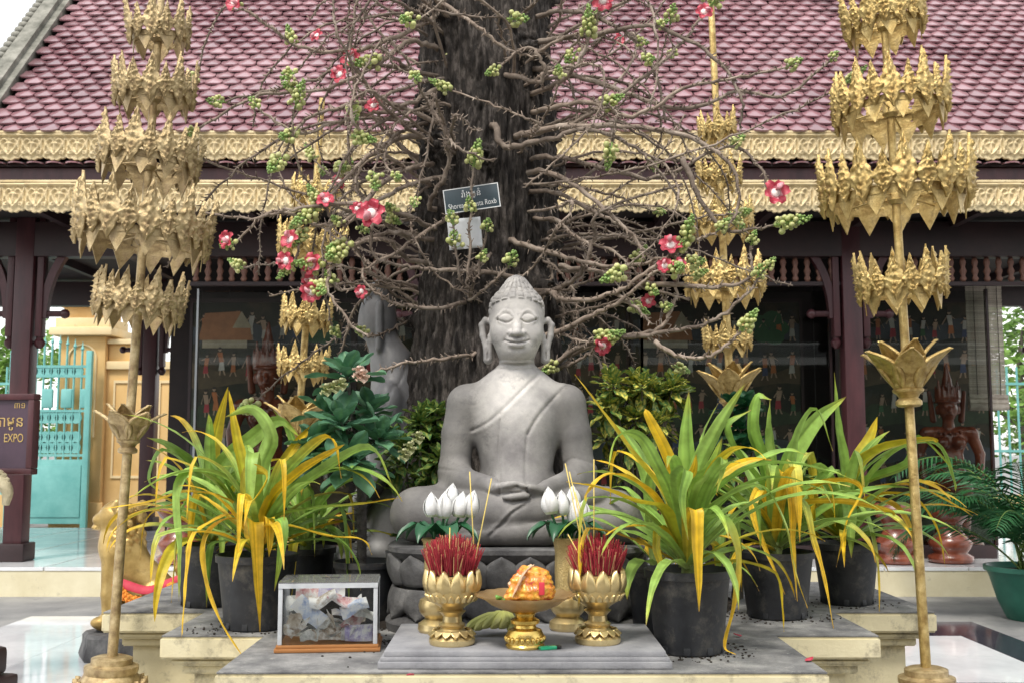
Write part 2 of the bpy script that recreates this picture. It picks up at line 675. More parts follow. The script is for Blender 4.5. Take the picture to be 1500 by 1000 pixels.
# far slope
yr, zr = EY + rl * cs, EZ + rl * sn
rf.add([(RX0, yr, zr - 0.1), (RX1, yr, zr - 0.1), (RX1, yr + rl * cs, EZ), (RX0, yr + rl * cs, EZ), (RX0, yr, zr - 0.2), (RX1, yr, zr - 0.2), (RX1, yr + rl * cs, EZ - 0.1), (RX0, yr + rl * cs, EZ - 0.1)],
       [(0, 1, 2, 3), (7, 6, 5, 4), (3, 2, 6, 7), (0, 3, 7, 4), (1, 5, 6, 2)])
roof = pobj(rf, 'roof', maroon_dark, smooth=False)


def tile_geo():
    # local: x across, y up the slope, z normal; rounded lower end at y = 0
    w = TW / 2 - 0.003
    prof = []
    n = 8
    for i in range(n + 1):
        a = PI + PI * i / n
        prof.append((w * math.cos(a), 0.062 + 0.062 * math.sin(a)))
    prof = prof + [(w, 0.2), (-w, 0.2)]
    zt = lambda x, y: 0.036 - y * 0.17 + 0.010 * (1 - (x / w) ** 2)
    k = len(prof)
    v = [(x, y, zt(x, y)) for x, y in prof] + [(x, y, zt(x, y) - 0.017) for x, y in prof]
    v.append((0, 0.09, zt(0, 0.09)))
    f = [(i, (i + 1) % k, 2 * k) for i in range(k)]
    f += [(i, k + i, k + (i + 1) % k, (i + 1) % k) for i in range(k)]
    return v, f


tv, tf = tile_geo()
t_mb = MB()
t_mb.add(tv, tf)
tile_me = t_mb.mesh('roof_tile', tile_m, 'auto')
rest = MB()
cnt = 0
for r in range(ROWS):
    n = int((RX1 - RX0) / TW)
    for i in range(n):
        x = RX0 + TW * (i + 0.5 + (0.5 if r % 2 else 0))
        if x + TW / 2 > RX1:
            continue
        s = r * TE - 0.05
        p = Vector((x + random.uniform(-.004, .004), EY + s * cs, EZ + s * sn))
        M4 = Matrix.Translation(p) @ Matrix.Rotation(SL + random.uniform(-.03, .03), 4, 'X') @ Matrix.Rotation(random.uniform(-.03, .03) + (random.uniform(-.14, .14) if random.random() < .03 else 0), 4, 'Z') @ Matrix.Rotation(random.uniform(-.02, .02), 4, 'Y')
        vis = -4.6 < x < 5.2
        if cnt < 300 and vis:
            o = mk('roof_tile', tile_me, roof)
            o.matrix_local = Matrix.Translation(Vector(p)) @ M4.to_3x3().to_4x4()
            cnt += 1
        else:
            rest.add([M4 @ Vector(q) for q in tv], tf)
stuff(mk('roof_tiles', rest.mesh('roof_tiles', tile_m, 'auto'), roof))
# verge on the left edge of the roof
vg = MB()
for a, b, h0, h1 in ((-4.83, -4.55, -0.12, 0.05), (-4.76, -4.62, 0.05, 0.10)):
    v = []
    for s in (-0.1, rl):
        for x in (a, b):
            for h in (h0, h1):
                v.append((x, EY + s * cs - h * sn, EZ + s * sn + h * cs))
    vg.add(v, [(0, 1, 3, 2), (4, 6, 7, 5), (0, 4, 5, 1), (2, 3, 7, 6), (1, 5, 7, 3), (0, 2, 6, 4)])
vo = pobj(vg, 'roof_verge', roof_grey)
kb = MB().ball((0, 0, 0), 0.055, 2, sc=(1, 1, 0.8)).mesh('verge_knob', roof_grey)
for i in range(34):
    s = i * 0.105
    mk('verge_knob', kb, vo, (-4.82, EY + s * cs - 0.05 * sn, EZ + s * sn + 0.05 * cs))


# fascias: carved repeat panels
def carve(W, H):
    def arc(cx, cz, r, a0, a1, n=10, r2=None):
        return [(cx + (r + ((r2 or r) - r) * i / n) * math.cos(a0 + (a1 - a0) * i / n), cz + (r + ((r2 or r) - r) * i / n) * math.sin(a0 + (a1 - a0) * i / n)) for i in range(n + 1)]
    curves = []
    for s in (-1, 1):
        hrt = [(0, -0.34), (0.16 * s, -0.20), (0.30 * s, -0.02), (0.34 * s, 0.16), (0.24 * s, 0.29), (0.10 * s, 0.25), (0.07 * s, 0.14), (0.15 * s, 0.10)]
        curves.append((hrt, 0.050, 1.0))
        curves.append(([(0.46 * s, 0.32), (0.40 * s, 0.05), (0.44 * s, -0.15), (0.38 * s, -0.32)], 0.05, 0.9))
        curves.append((arc(0.30 * s, -0.26, 0.09, 0, 5.2, 10, 0.03), 0.035, 0.8))
    curves.append(([(0, 0.12), (0, -0.14)], 0.075, 1.1))
    curves.append(([(0, 0.34), (0, 0.28)], 0.06, 0.9))
    nx, nz = 26, 30
    U = np.linspace(-0.5, 0.5, nx + 1)[:, None]
    V = np.linspace(-0.5, 0.5, nz + 1)[None, :]
    # lower outline: one big drop under the heart, small ones between
    low = -0.40 - 0.10 * np.abs(np.cos(U[:, 0] * PI)) ** 1.5 - 0.05 * np.abs(np.sin(U[:, 0] * 4 * PI))
    Vz = np.where(V < 0, V / 0.5 * (-low[:, None]), V)
    UU = U + 0 * Vz
    hgt = np.zeros_like(Vz)
    for P, w, k in curves:
        Q = spline([(a, 0, b) for a, b in P], 4)
        best = np.full(Vz.shape, 9.0)
        for a, b in zip(Q[:-1], Q[1:]):
            dx, dz = b.x - a.x, b.z - a.z
            L = dx * dx + dz * dz + 1e-9
            t = np.clip(((UU - a.x) * dx + (Vz - a.z) * dz) / L, 0, 1)
            best = np.minimum(best, np.hypot(UU - a.x - t * dx, Vz - a.z - t * dz))
        hgt = np.maximum(hgt, k * np.exp(-(best / w) ** 2) * (0.85 + 0.15 * np.sin(best * 90)))
    hgt += 0.25 * np.abs(np.sin(UU * 46) * np.sin(Vz * 40)) * (hgt < 0.35)
    rail = (Vz > 0.39)
    hgt = np.where(rail, 0.9 + 0.35 * (np.abs(Vz - 0.46) < 0.035), hgt)
    mb = MB()
    vv = [(UU[i, j] * W, -hgt[i, j] * 0.030, Vz[i, j] * H) for i in range(nx + 1) for j in range(nz + 1)]
    n = nz + 1
    f = [(i * n + j, (i + 1) * n + j, (i + 1) * n + j + 1, i * n + j + 1) for i in range(nx) for j in range(nz)]
    o = len(vv)
    vv += [(UU[i, 0] * W, 0.02, Vz[i, 0] * H) for i in range(nx + 1)]
    f += [(i * n, o + i, o + i + 1, (i + 1) * n) for i in range(nx)]
    mb.add(vv, f)
    return mb


for nm, y, z0, z1, fx0, fx1 in (('upper_fascia', 9.0, 3.705, 3.925, -5.2, 7.2), ('lower_fascia', 8.92, 3.232, 3.474, -5.3, 7.2)):
    W = 0.196
    H = z1 - z0
    fb = MB().box(fx0, fx1, y + 0.012, y + 0.05, z0 + H * 0.16, z1 + 0.02)
    fo = pobj(fb, nm, carve_m, smooth=False)
    rail = MB().box(fx0, fx1, y - 0.035, y + 0.01, z1 + 0.002, z1 + 0.024, bev=0.004)
    pobj(rail, 'rail', carve_m, fo).location = (0, 0, 0)
    cme = carve(W, H).mesh('carved_panel', carve_m, True)
    n = int((fx1 - fx0) / W)
    for i in range(n):
        mk('carved_panel', cme, fo, (fx0 + W * (i + 0.5), y, (z0 + z1) / 2), scale=(1, 1, random.uniform(.985, 1.015)))
# short skirt tiles under the upper fascia, maroon beam between the fascias
sk = MB().box(-5.2, 7.2, 9.06, 9.4, 3.66, 3.70)
so = pobj(sk, 'eave_board', maroon_dark, smooth=False)
for i in range(75):
    o = mk('eave_tile', tile_me, so, (-5.1 + TW * i, 9.0, 3.655), (R(10), 0, 0), (0.97, 0.9, 0.8))
pobj(MB().box(-5.25, 7.25, 9.22, 9.28, 3.40, 4.02), 'soffit_board', maroon_dark, smooth=False)
pobj(MB().box(-5.2, 7.2, 9.10, 9.2, 3.475, 3.655), 'eave_beam', maroon, smooth=False)
pobj(MB().box(-5.2, 7.2, 8.96, 9.2, 3.40, 3.474), 'eave_beam', maroon_dark, smooth=False)
# ceiling and its joists
ce = pobj(MB().box(-7.4, 7.4, 9.0, 14.2, 3.34, 3.40), 'ceiling', black_int, smooth=False)
for i in range(14):
    x = -5.0 + 0.9 * i
    pobj(MB().box(x, x + 0.07, 9.05, 14.1, 3.25, 3.338), 'joist', maroon_dark, smooth=False)
# rear eave board with scalloped edge (seen through the open end)
rb = MB()
for i in range(100):
    x = -7.0 + 0.14 * i
    v = [(x, 14.1, 3.45), (x + 0.14, 14.1, 3.45), (x + 0.14, 14.1, 3.22), (x + 0.07, 14.1, 3.14), (x, 14.1, 3.22)]
    v += [(a, b + 0.03, c) for a, b, c in v]
    rb.add(v, [(0, 1, 2, 3, 4), (9, 8, 7, 6, 5), (4, 3, 8, 9), (3, 2, 7, 8), (0, 5, 6, 1)])
pobj(rb, 'rear_eave_board', maroon_dark, smooth=False)


def post(x, y, w=0.17, ztop=3.34):
    o = pobj(MB().box(x - w / 2, x + w / 2, y - w / 2, y + w / 2, DZ, ztop, bev=0.012), 'post', maroon)
    for s in (-1, 1):
        pobj(MB().box(x + s * (w / 2 + 0.05) - 0.03, x + s * (w / 2 + 0.05) + 0.03, y - 0.05, y + 0.05, 2.25, ztop, bev=0.006), 'hanging_strut', maroon)
        pobj(MB().lathe([(0.02, -0.09), (0.045, -0.06), (0.05, -0.03), (0.03, 0.0), (0.034, 0.02)], 14, (x + s * (w / 2 + 0.05), y, 2.235)), 'pendant_knob', maroon)
        b = MB()
        P = [(x + s * (w / 2 + 0.08 + 0.5 * (1 - math.cos(a))), y, 2.42 + 0.78 * math.sin(a)) for a in np.linspace(0, PI / 2, 14)]
        b.tube(P, 0.048, 4)
        b.tube([(x + s * (w / 2 + 0.08), y, 2.46), (x + s * (w / 2 + 0.24), y, 2.46)], 0.028, 8)
        b.ball((x + s * (w / 2 + 0.27), y, 2.46), 0.045, 2)
        pobj(b, 'bracket', maroon)
    pobj(MB().box(x - w / 2 - 0.04, x + w / 2 + 0.04, y - w / 2 - 0.04, y + w / 2 + 0.04, DZ + 0.001, DZ + 0.16, bev=0.015), 'post_base', maroon_dark)


for x in (-4.44, -0.68, 3.09, 6.8):
    post(x, 9.72)
    post(x - 0.05, 13.3)
pobj(MB().box(-7.4, 7.4, 9.64, 9.80, 2.98, 3.30, bev=0.01), 'front_beam', maroon_dark)
pobj(MB().box(-7.4, 7.4, 13.22, 13.38, 3.0, 3.30, bev=0.01), 'rear_beam', maroon_dark)
# spindle frieze
fz = pobj(MB().box(-2.95, 6.8, 9.70, 9.76, 2.72, 2.755), 'frieze_rail', maroon_dark, smooth=False)
sp_me = MB().lathe([(0.018, 0), (0.032, 0.03), (0.018, 0.06), (0.034, 0.10), (0.018, 0.14), (0.030, 0.18), (0.018, 0.228)], 10).mesh('spindle', M('spindle wood', (0.16, 0.07, 0.05), (0.26, 0.13, 0.09), sc=8, rough=0.5))
for i in range(88):
    x = -2.9 + 0.11 * i
    mk('spindle', sp_me, fz, (x, 9.73, 2.7555))
# enclosure: back boards, side board, glass front in panes with a mullion
pane_m = glass_mat('display glass', (0.80, 0.82, 0.80), 1.24, dirt=0.0)
for i in range(14):
    x = -3.62 + 0.62 * i
    pobj(MB().box(x + 0.003, x + 0.617, 11.3, 11.33, DZ, 3.34), 'back_board', black_int, smooth=False)
for i, (a, b) in enumerate(((-2.92, -0.8), (-0.56, 1.2), (1.22, 2.95), (3.22, 4.42))):
    pobj(MB().box(a, b, 9.93, 9.938, DZ + 0.12, 2.70), 'glass_pane', pane_m, smooth=False)
    pobj(MB().box(a, b, 9.90, 9.97, DZ, DZ + 0.118, bev=0.006), 'pane_sill', maroon_dark)
    for x in (a - 0.02, b):
        pobj(MB().box(x + 0.0005, x + 0.0195, 9.91, 9.96, DZ + 0.12, 2.72), 'pane_frame', M('aluminium strip', (0.35, 0.37, 0.38), rough=0.35, metal=0.8) if i == 0 else maroon_dark, smooth=False)

# ------------------------------------------------------------------ painted panels inside the pavilion
paint_bg = M('panel painting ground', (0.006, 0.010, 0.006), (0.070, 0.048, 0.026), (0.020, 0.022, 0.011), sc=2.4, rough=0.6, spots=((0.05, 0.06, 0.07), 3.0, 0.58, 0.75))
pm = {k: M('panel paint ' + k, c, tuple(x * 0.7 for x in c), sc=9, rough=0.5) for k, c in dict(skin=(0.42, 0.29, 0.20), white=(0.50, 0.48, 0.43), orange=(0.48, 0.16, 0.05), blue=(0.06, 0.08, 0.16), hair=(0.02, 0.015, 0.012), red=(0.42, 0.05, 0.06), roof=(0.40, 0.17, 0.07), straw=(0.42, 0.36, 0.24), green=(0.05, 0.14, 0.06)).items()}
pk = list(pm)
PMF = {k: M('faded panel paint ' + k, tuple(x * .16 for x in c), tuple(x * .30 for x in c), sc=7, rough=.6) for k, c in dict(skin=(.5, .4, .3), white=(.5, .5, .5), orange=(.5, .2, .1), blue=(.22, .26, .30), hair=(.1, .1, .1), red=(.4, .1, .1), roof=(.36, .26, .14), straw=(.4, .36, .24), green=(.14, .22, .10)).items()}
PMATS = [pm[k] for k in pk]


def flat(mb, P, k, y=-0.003):
    n = len(P)
    mb.add([(a, y, b) for a, b in P] + [(a, 0, b) for a, b in P], [tuple(range(n))] + [(i, i + n, (i + 1) % n + n, (i + 1) % n) for i in range(n)], pk.index(k))


def disc(cx, cz, rx, rz, n=10):
    return [(cx + rx * math.cos(2 * PI * i / n), cz + rz * math.sin(2 * PI * i / n)) for i in range(n)]


def figure(x, z, h, rng):
    """a small painted villager: head, torso, sarong, legs, arms"""
    mb = MB()
    s = h
    top = rng.choice(['skin', 'white', 'orange', 'skin'])
    low = rng.choice(['orange', 'blue', 'red', 'white', 'green'])
    lean = rng.uniform(-0.08, 0.08) * s
    flat(mb, [(x - .07 * s, z + .42 * s), (x + .07 * s, z + .42 * s), (x + .09 * s + lean, z + .80 * s), (x - .09 * s + lean, z + .80 * s)], top, -.004)
    flat(mb, [(x - .11 * s, z + .16 * s), (x + .10 * s, z + .18 * s), (x + .075 * s, z + .46 * s), (x - .075 * s, z + .46 * s)], low, -.005)
    for q in (-1, 1):
        e = rng.uniform(.02, .12) * q
        flat(mb, [(x + .03 * s * q, z + .18 * s), (x + .075 * s * q, z + .18 * s), (x + e * s + .05 * s * q, z), (x + e * s, z)], 'skin', -.003)
        ax, az = x + lean + q * rng.uniform(.12, .26) * s, z + rng.uniform(.42, .72) * s
        flat(mb, [(x + lean + .07 * s * q, z + .79 * s), (x + lean + .09 * s * q, z + .72 * s), (ax + .02 * s, az), (ax - .015 * s, az + .03 * s)][::q], 'skin', -.006)
    flat(mb, disc(x + lean, z + .90 * s, .055 * s, .075 * s), 'skin', -.0065)
    flat(mb, disc(x + lean, z + .945 * s, .06 * s, .045 * s), 'hair', -.0075)
    return mb


rngp = random.Random(3)
PAN = [(-3.22, -1.62, 'left'), (-1.56, -0.86, 'b'), (-0.5, 1.15, 'c'), (1.22, 2.9, 'd'), (3.28, 4.78, 'e')]
plabel = ['dark village painting with thatched house behind the left carved wooden dancer',
          'narrow dark painted panel behind the grey figure beside the trunk',
          'dark painted panel behind the stone Buddha and the tree trunk',
          'wide dark painted panel behind the croton bush and rear gold parasol',
          'dark painted panel between the maroon post and the bamboo blind']
for i, (a, b, _) in enumerate(PAN):
    t = thing('painting', plabel[i], 'painting', ((a + b) / 2, 10.75, DZ + 0.10), group='painted panels in the pavilion')
    w = (b - a) / 2
    MB().box(-w, w, 0, 0.03, 0, 2.36).obj('canvas', paint_bg, t, False)
    fr = MB()
    for q in ((-w - .03, -w - .0005, -.01, .04, 0, 2.4), (w + .0005, w + .03, -.01, .04, 0, 2.4), (-w, w, -.01, .04, 2.3605, 2.4)):
        fr.box(*q)
    fr.obj('picture_frame', maroon_dark, t, False)
    bands = [('green', .0), ('roof', .36), ('blue', .75), ('green', 1.10), ('roof', 1.50), ('blue', 1.95)]
    for k, (cn, zb0) in enumerate(bands):
        lb = MB()
        m = 14
        top_ = [(-w + .004 + (2 * w - .008) * q / m, zb0 + .20 + .05 * math.sin(q * 1.1 + k * 2 + i) + rngp.uniform(-.012, .012)) for q in range(m + 1)]
        bot_ = [(x_, zb0 + .02 + .03 * math.sin(q * .8 + k)) for q, (x_, _) in enumerate(top_)]
        for q in range(m):
            flat(lb, [bot_[q], bot_[q + 1], top_[q + 1], top_[q]], cn, -.0015)
        lb.obj('painted_field', [PMF[c_] for c_ in pk], t, False)
    for row in range(6):
        n = int((b - a) / 0.15)
        for k in range(n):
            if rngp.random() < 0.15:
                continue
            x = -w + 0.14 + k * (2 * w - 0.24) / max(1, n - 1) + rngp.uniform(-.04, .04)
            z = 0.12 + row * 0.37 + rngp.uniform(-.03, .03)
            figure(x, z, rngp.uniform(.23, .31), rngp).obj('painted_figure', PMATS, t, False)
    if i in (0, 3):
        hb = MB()
        flat(hb, [(-w + .06, 1.98), (-w + .6, 1.98), (-w + .58, 2.12), (-w + .47, 2.27), (-w + .12, 2.25)], 'roof', -.008)
        flat(hb, [(-w + .40, 2.10), (-w + .60, 2.10), (-w + .49, 2.27)], 'straw', -.010)
        flat(hb, [(-w + .10, 1.90), (-w + .55, 1.90), (-w + .55, 1.98), (-w + .10, 1.98)], 'straw', -.007)
        hb.obj('painted_house', PMATS, t, False)
        tb = MB()
        for q in range(5):
            flat(tb, disc(w - .3 + .1 * math.cos(q * 1.3), 2.1 + .1 * math.sin(q * 1.3), .10, .08, 12), 'green', -.004 - q * .0007)
        tb.obj('painted_tree', PMATS, t, False)

# ------------------------------------------------------------------ carved wooden dancer statues and turned wooden stands
wood_red = M('polished red wood', (0.11, 0.026, 0.014), (0.28, 0.085, 0.042), (0.19, 0.050, 0.026), sc=5, rough=0.22, coat=0.3, bump=0.3, bsc=25, stretch=(1, 1, .5))


def dancer():
    s = Sculpt((-.34, -.26, -.02), (.34, .26, 1.92), 0.0115)
    s.ell((0, 0, .10), (.26, .22, .12), .0)
    for q in (-1, 1):
        s.cap((.07 * q, 0, .18), (.09 * q, 0, .62), .075, .10, .03)
    s.ell((0, 0, .72), (.17, .13, .16), .05)
    s.ell((0, 0, .92), (.125, .10, .14), .05)
    s.ell((0, .01, 1.10), (.15, .105, .14), .05)
    for q in (-1, 1):
        s.ell((.07 * q, -.085, 1.09), (.062, .06, .06), .02)
        s.cap((.10 * q, .01, 1.20), (.19 * q, .01, 1.19), .06, .058, .03)
        s.chain([(.19 * q, .01, 1.19), (.26 * q, .02, .98), (.24 * q, -.08, .78)], [.055, .045, .035], .03)
        s.ell((.24 * q, -.09, .74), (.03, .035, .05), .01)
        s.cap((.12 * q, .06, 1.32), (.15 * q, .05, 1.60), .03, .02, .01)
    s.cap((0, .01, 1.2), (0, .0, 1.34), .055, .05, .02)
    s.ell((0, -.01, 1.43), (.085, .10, .115), .02)
    s.cap((0, -.105, 1.44), (0, -.125, 1.405), .014, .02, .01)
    for q in (-1, 1):
        s.ell((.032 * q, -.095, 1.45), (.022, .015, .011), .004)
        s.ell((.09 * q, .0, 1.42), (.018, .03, .05), .006)
    s.cap((-.022, -.105, 1.375), (.022, -.105, 1.375), .010, .010, .004)
    s.ell((0, 0, 1.50), (.115, .12, .03), .006)
    s.ell((0, 0, 1.56), (.10, .10, .05), .006)
    for i in range(7):
        a = -PI * 0.9 + i * PI * 0.8 / 6
        s.cap((.09 * math.cos(a), .08 * math.sin(a), 1.54), (.10 * math.cos(a) * 1.1, .08 * math.sin(a), 1.67 + (.05 if i % 2 else 0)), .03, .006, .006)
    s.chain([(0, 0, 1.56), (0, 0, 1.72), (0, 0, 1.88)], [.07, .04, .01], .01)
    for i in range(9):
        a = PI + PI * i / 8
        s.ell((.13 * math.cos(a), .08 * math.sin(a) - .01, 1.215 - .03 * abs(math.sin(a))), (.016, .016, .016), .003)
    for i in range(18):
        a = 2 * PI * i / 18
        s.ell((.17 * math.cos(a), .13 * math.sin(a), .76), (.02, .02, .03), .004)
    return nets_mesh('dancer', [s.build()], wood_red)


dme = dancer()
p = pt(390, 640, 10.25)
tag(mk('dancer_statue', dme, None, (p.x, 10.25, DZ + 0.001), (0, 0, R(8)), (1.25, 1.25, 1.17)), 'dark red carved wooden dancer with tall crown behind the left potted plants', 'statue', 'carved wooden dancers')
p = pt(1390, 640, 10.3)
tag(mk('dancer_statue', dme, None, (p.x, 10.3, DZ + 0.001), (0, 0, R(-14)), (1.05, 1.05, 0.96)), 'dark carved wooden dancer behind the potted palm by the bamboo blind', 'statue', 'carved wooden dancers')
stand_prof = [(.16, 0), (.19, .02), (.19, .06), (.14, .09), (.17, .13), (.19, .18), (.15, .22), (.11, .27), (.10, .33), (.13, .37), (.17, .41), (.19, .45), (.19, .48), (.165, .50), (.165, .52)]
sme = MB().lathe(stand_prof, 32).mesh('stand', wood_red)
for px, d, lab in ((1312, 9.5, 'turned red wooden stand on the deck beside the right parasol pole'), (1392, 9.55, 'turned red wooden stand in front of the right carved dancer'), (262, 9.5, 'turned red wooden stand behind the gold lion')):
    p = pt(px, 800, d)
    tag(mk('wooden_stand', sme, None, (p.x, d, DZ + .001)), lab, 'stand', 'turned wooden stands')

# bamboo blind
bam = M('bamboo strips', (0.30, 0.25, 0.20), (0.52, 0.46, 0.38), sc=12, rough=0.6, rnd=0.2)
bl = thing('bamboo_blind', 'hanging bamboo strip blind with rolled lower edge at the open end', 'blind', (4.46, 10.05, 1.6))
sme = MB().box(-.17, .17, -.004, .004, 0, .0155).mesh('slat', bam, False)
for i in range(60):
    mk('slat', sme, bl, (0, random.uniform(-.004, .004), .12 + i * .0178), (0, random.uniform(-.006, .006), 0))
rl_ = MB()
for i in range(3):
    rl_.tube([(-.18, -.01, .03 + .045 * i), (.18, -.01, .03 + .045 * i)], .035 - .006 * i, 12)
rl_.obj('rolled_edge', bam, bl)
for x in (-.1, .02, .12):
    MB().tube([(x, -.012, .1), (x, -.012, 1.25)], .003, 5).obj('cord', maroon_dark, bl)

# ------------------------------------------------------------------ beyond: ochre gateway, turquoise gate, fence, trees
ochre = M('ochre wall paint', (0.62, 0.38, 0.14), (0.74, 0.50, 0.22), sc=1.5, rough=0.8, bump=0.1, bsc=20, spots=((0.40, 0.24, 0.10), 4, 0.62, 0.82))
ochre_l = M('pale ochre moulding', (0.74, 0.56, 0.30), (0.80, 0.64, 0.38), sc=2, rough=0.8, spots=((0.30, 0.22, 0.14), 5, 0.62, 0.8))
teal = M('turquoise paint', (0.12, 0.38, 0.36), (0.20, 0.50, 0.47), sc=3, rough=0.45, spots=((0.30, 0.30, 0.24), 9, 0.66, 0.85))
GD = 17.0


def gz(py):
    return pt(750, py, GD).z


def gx(px, py=600):
    return pt(px, py, GD).x


gp = thing('gate_pillar', 'square ochre gate pillar with stepped cornice behind the pavilion', 'pillar', (gx(118), GD, 0))
hw = 0.36
for nm, q in (('shaft', (-hw, hw, 0, .72, 0, gz(492))), ('cornice', (-hw - .14, hw + .14, -.14, .86, gz(492) + .0005, gz(480))), ('cornice', (-hw - .07, hw + .07, -.07, .79, gz(480) + .0005, gz(466))),
              ('block', (-hw + .02, hw - .02, .02, .70, gz(466) + .0005, gz(448))), ('cap', (-hw - .12, hw + .12, -.12, .84, gz(448) + .0005, gz(434))), ('plinth', (-hw - .06, hw + .06, -.06, -.0005, 0, gz(735)))):
    MB().box(*q, bev=.02).obj(nm, ochre_l if nm in ('cornice', 'cap') else ochre, gp)
ar = MB()
A = [(-.22, gz(640))] + [(.22 * math.cos(a), gz(525) + .22 * math.sin(a)) for a in np.linspace(PI, 0, 12)] + [(.22, gz(640))]
ar.tube([(a, -.012, b) for a, b in A], .018, 6)
ar.obj('niche_moulding', ochre_l, gp)
ow = thing('ochre_wall', 'ochre yard wall with pale coping joining the gate pillar', 'wall', (0, GD + .1, 0))
MB().box(gx(150), gx(292), 0, .35, 0, gz(540), bev=.01).obj('wall_body', ochre, ow)
MB().box(gx(148), gx(292), -.06, .41, gz(540) + .001, gz(528), bev=.015).obj('coping', ochre_l, ow)
MB().box(gx(152), gx(212), .02, .33, gz(528) + .001, gz(503), bev=.01).obj('raised_block', ochre, ow)
MB().box(gx(150), gx(216), -.05, .38, gz(503) + .001, gz(496), bev=.01).obj('coping', ochre_l, ow)
MB().box(gx(292) + .001, gx(560), .03, .33, 0, gz(580), bev=.01).obj('wall_body', ochre, ow)
for a, b in ((165, 214), (232, 283)):
    fr = MB()
    for q in ((gx(a), gx(b), -.02, -.001, gz(560), gz(556)), (gx(a), gx(b), -.02, -.001, gz(700), gz(696)), (gx(a) - .03, gx(a) - .001, -.02, -.001, gz(700), gz(556)), (gx(b) + .001, gx(b) + .03, -.02, -.001, gz(700), gz(556))):
        fr.box(*q)
    fr.obj('panel_moulding', ochre_l, ow, False)


def bar(mb, x, z0, z1, r=.018, y=0):
    mb.tube([(x, y, z0), (x, y, z1)], r, 6)


gt = thing('turquoise_gate', 'turquoise iron gate with solid lower panel between pillar and post', 'gate', (0, GD - .25, 0))
gx0, gx1 = gx(28), gx(138)
MB().box(gx0, gx1, -.02, .02, .08, gz(672), bev=.008).obj('lower_panel', teal, gt)
MB().box(gx0 + .06, gx1 - .06, -.035, -.021, .18, gz(680), bev=.01).obj('lower_panel', teal, gt)
for x in (gx0, gx1):
    MB().box(x - .045, x + .045, -.045, .045, .02, gz(520) + .05, bev=.01).obj('stile', teal, gt)
for py in (666, 602, 552, 538):
    MB().box(gx0 + .046, gx1 - .046, -.02, .02, gz(py) - .02, gz(py) + .02).obj('rail', teal, gt, False)
for k in range(9):
    x = gx0 + .12 + k * (gx1 - gx0 - .24) / 8
    b = MB()
    bar(b, x, gz(672), gz(516 - 10 * math.sin(k / 8 * PI)))
    b.lathe([(.0, -.02), (.03, .03), (.012, .08), (.002, .15)], 6, (x, 0, gz(516 - 10 * math.sin(k / 8 * PI))))
    b.obj('spear_bar', teal, gt)
for py in (545, 612, 640, 655):
    for k in range(8):
        x = gx0 + .12 + (k + .5) * (gx1 - gx0 - .24) / 8
        MB().lathe([(.09, -.012), (.095, 0), (.09, .012)], 12).obj('rosette', teal, gt, loc=(x, -.0, gz(py))).rotation_euler = (PI / 2, 0, 0)
for k in range(4):
    x = gx0 + .25 + k * .3
    MB().box(x - .09, x + .09, -.03, .03, gz(598), gz(570), bev=.03).obj('scroll_panel', teal, gt)
# fence left and right of the gate
for nm, a, b, lab in (('iron_fence', -190, 24, 'turquoise iron railing left of the gate behind the sign board'), ('iron_fence', 1290, 1640, 'turquoise iron railing beyond the bamboo blind and palm')):
    t = thing(nm, lab, 'fence', (0, GD + .3, 0), group='turquoise railings')
    x0, x1 = gx(a), gx(b)
    MB().box(x0, x1, -.12, .12, 0, .5).obj('kerb_wall', ochre, t, False)
    for py in (660, 560):
        MB().box(x0, x1, -.02, .02, gz(py) - .02, gz(py) + .02).obj('rail', teal, t, False)
    n = int((x1 - x0) / .16)
    for k in range(n):
        b_ = MB()
        bar(b_, x0 + .08 + k * .16, .5, gz(535))
        b_.obj('bar', teal, t)

bark_g = M('grey bark', (0.07, 0.06, 0.05), (0.16, 0.14, 0.11), sc=8, rough=0.9, bump=0.5, bsc=20)
leaf_far = M('sunlit leaves', (0.09, 0.20, 0.03), (0.20, 0.34, 0.06), sc=3, rough=0.5, rnd=0.3, trans=0.35)


def far_tree(x, y, h, rx, lab, seed):
    rg = random.Random(seed)
    t = thing('leafy_tree', lab, 'tree', (x, y, 0), group='trees beyond the fence')
    tb = MB()
    tb.tube(spline([(0, 0, 0), (.08, .05, h * .3), (-.05, .05, h * .6), (.05, 0, h * .85)], 5), [.2 - .17 * i / 15 for i in range(16)], 8)
    for k in range(7):
        a = rg.uniform(0, 2 * PI)
        z = h * rg.uniform(.3, .7)
        tb.tube(spline([(0, .04, z), (rx * .4 * math.cos(a), rx * .4 * math.sin(a), z + .5), (rx * .8 * math.cos(a), rx * .8 * math.sin(a), z + .8)], 4), [.06 - .05 * i / 8 for i in range(9)], 6)
    tb.obj('trunk', bark_g, t)
    cb = MB()
    cl = [(rg.gauss(0, .5) * rx, rg.gauss(0, .5) * rx, h * rg.uniform(.22, 1.0)) for _ in range(46)]
    for _ in range(3200):
        c = rg.choice(cl)
        p_ = Vector((c[0] + rg.gauss(0, .3), c[1] + rg.gauss(0, .3), max(.3, c[2] + rg.gauss(0, .28))))
        a = Vector((rg.gauss(0, 1), rg.gauss(0, 1), rg.gauss(0, .5))).normalized()
        b = a.orthogonal().normalized()
        s = rg.uniform(.07, .15)
        cb.add([p_ - a * s, p_ + b * s * .45, p_ + a * s, p_ - b * s * .45 - Vector((0, 0, .02))], [(0, 1, 2), (0, 2, 3)])
    cb.obj('crown', leaf_far, t, False)


far_tree(pt(1500, 600, 24).x, 24, 4.6, 1.7, 'bright leafy tree beyond the railing behind the bamboo blind', 4)
far_tree(pt(-10, 600, 26).x, 26, 3.6, 1.5, 'low bright tree behind the turquoise railing by the sign board', 5)
far_tree(pt(1620, 600, 22).x, 22, 5.2, 1.8, 'tall leafy tree beyond the railing to the right of the blind', 6)

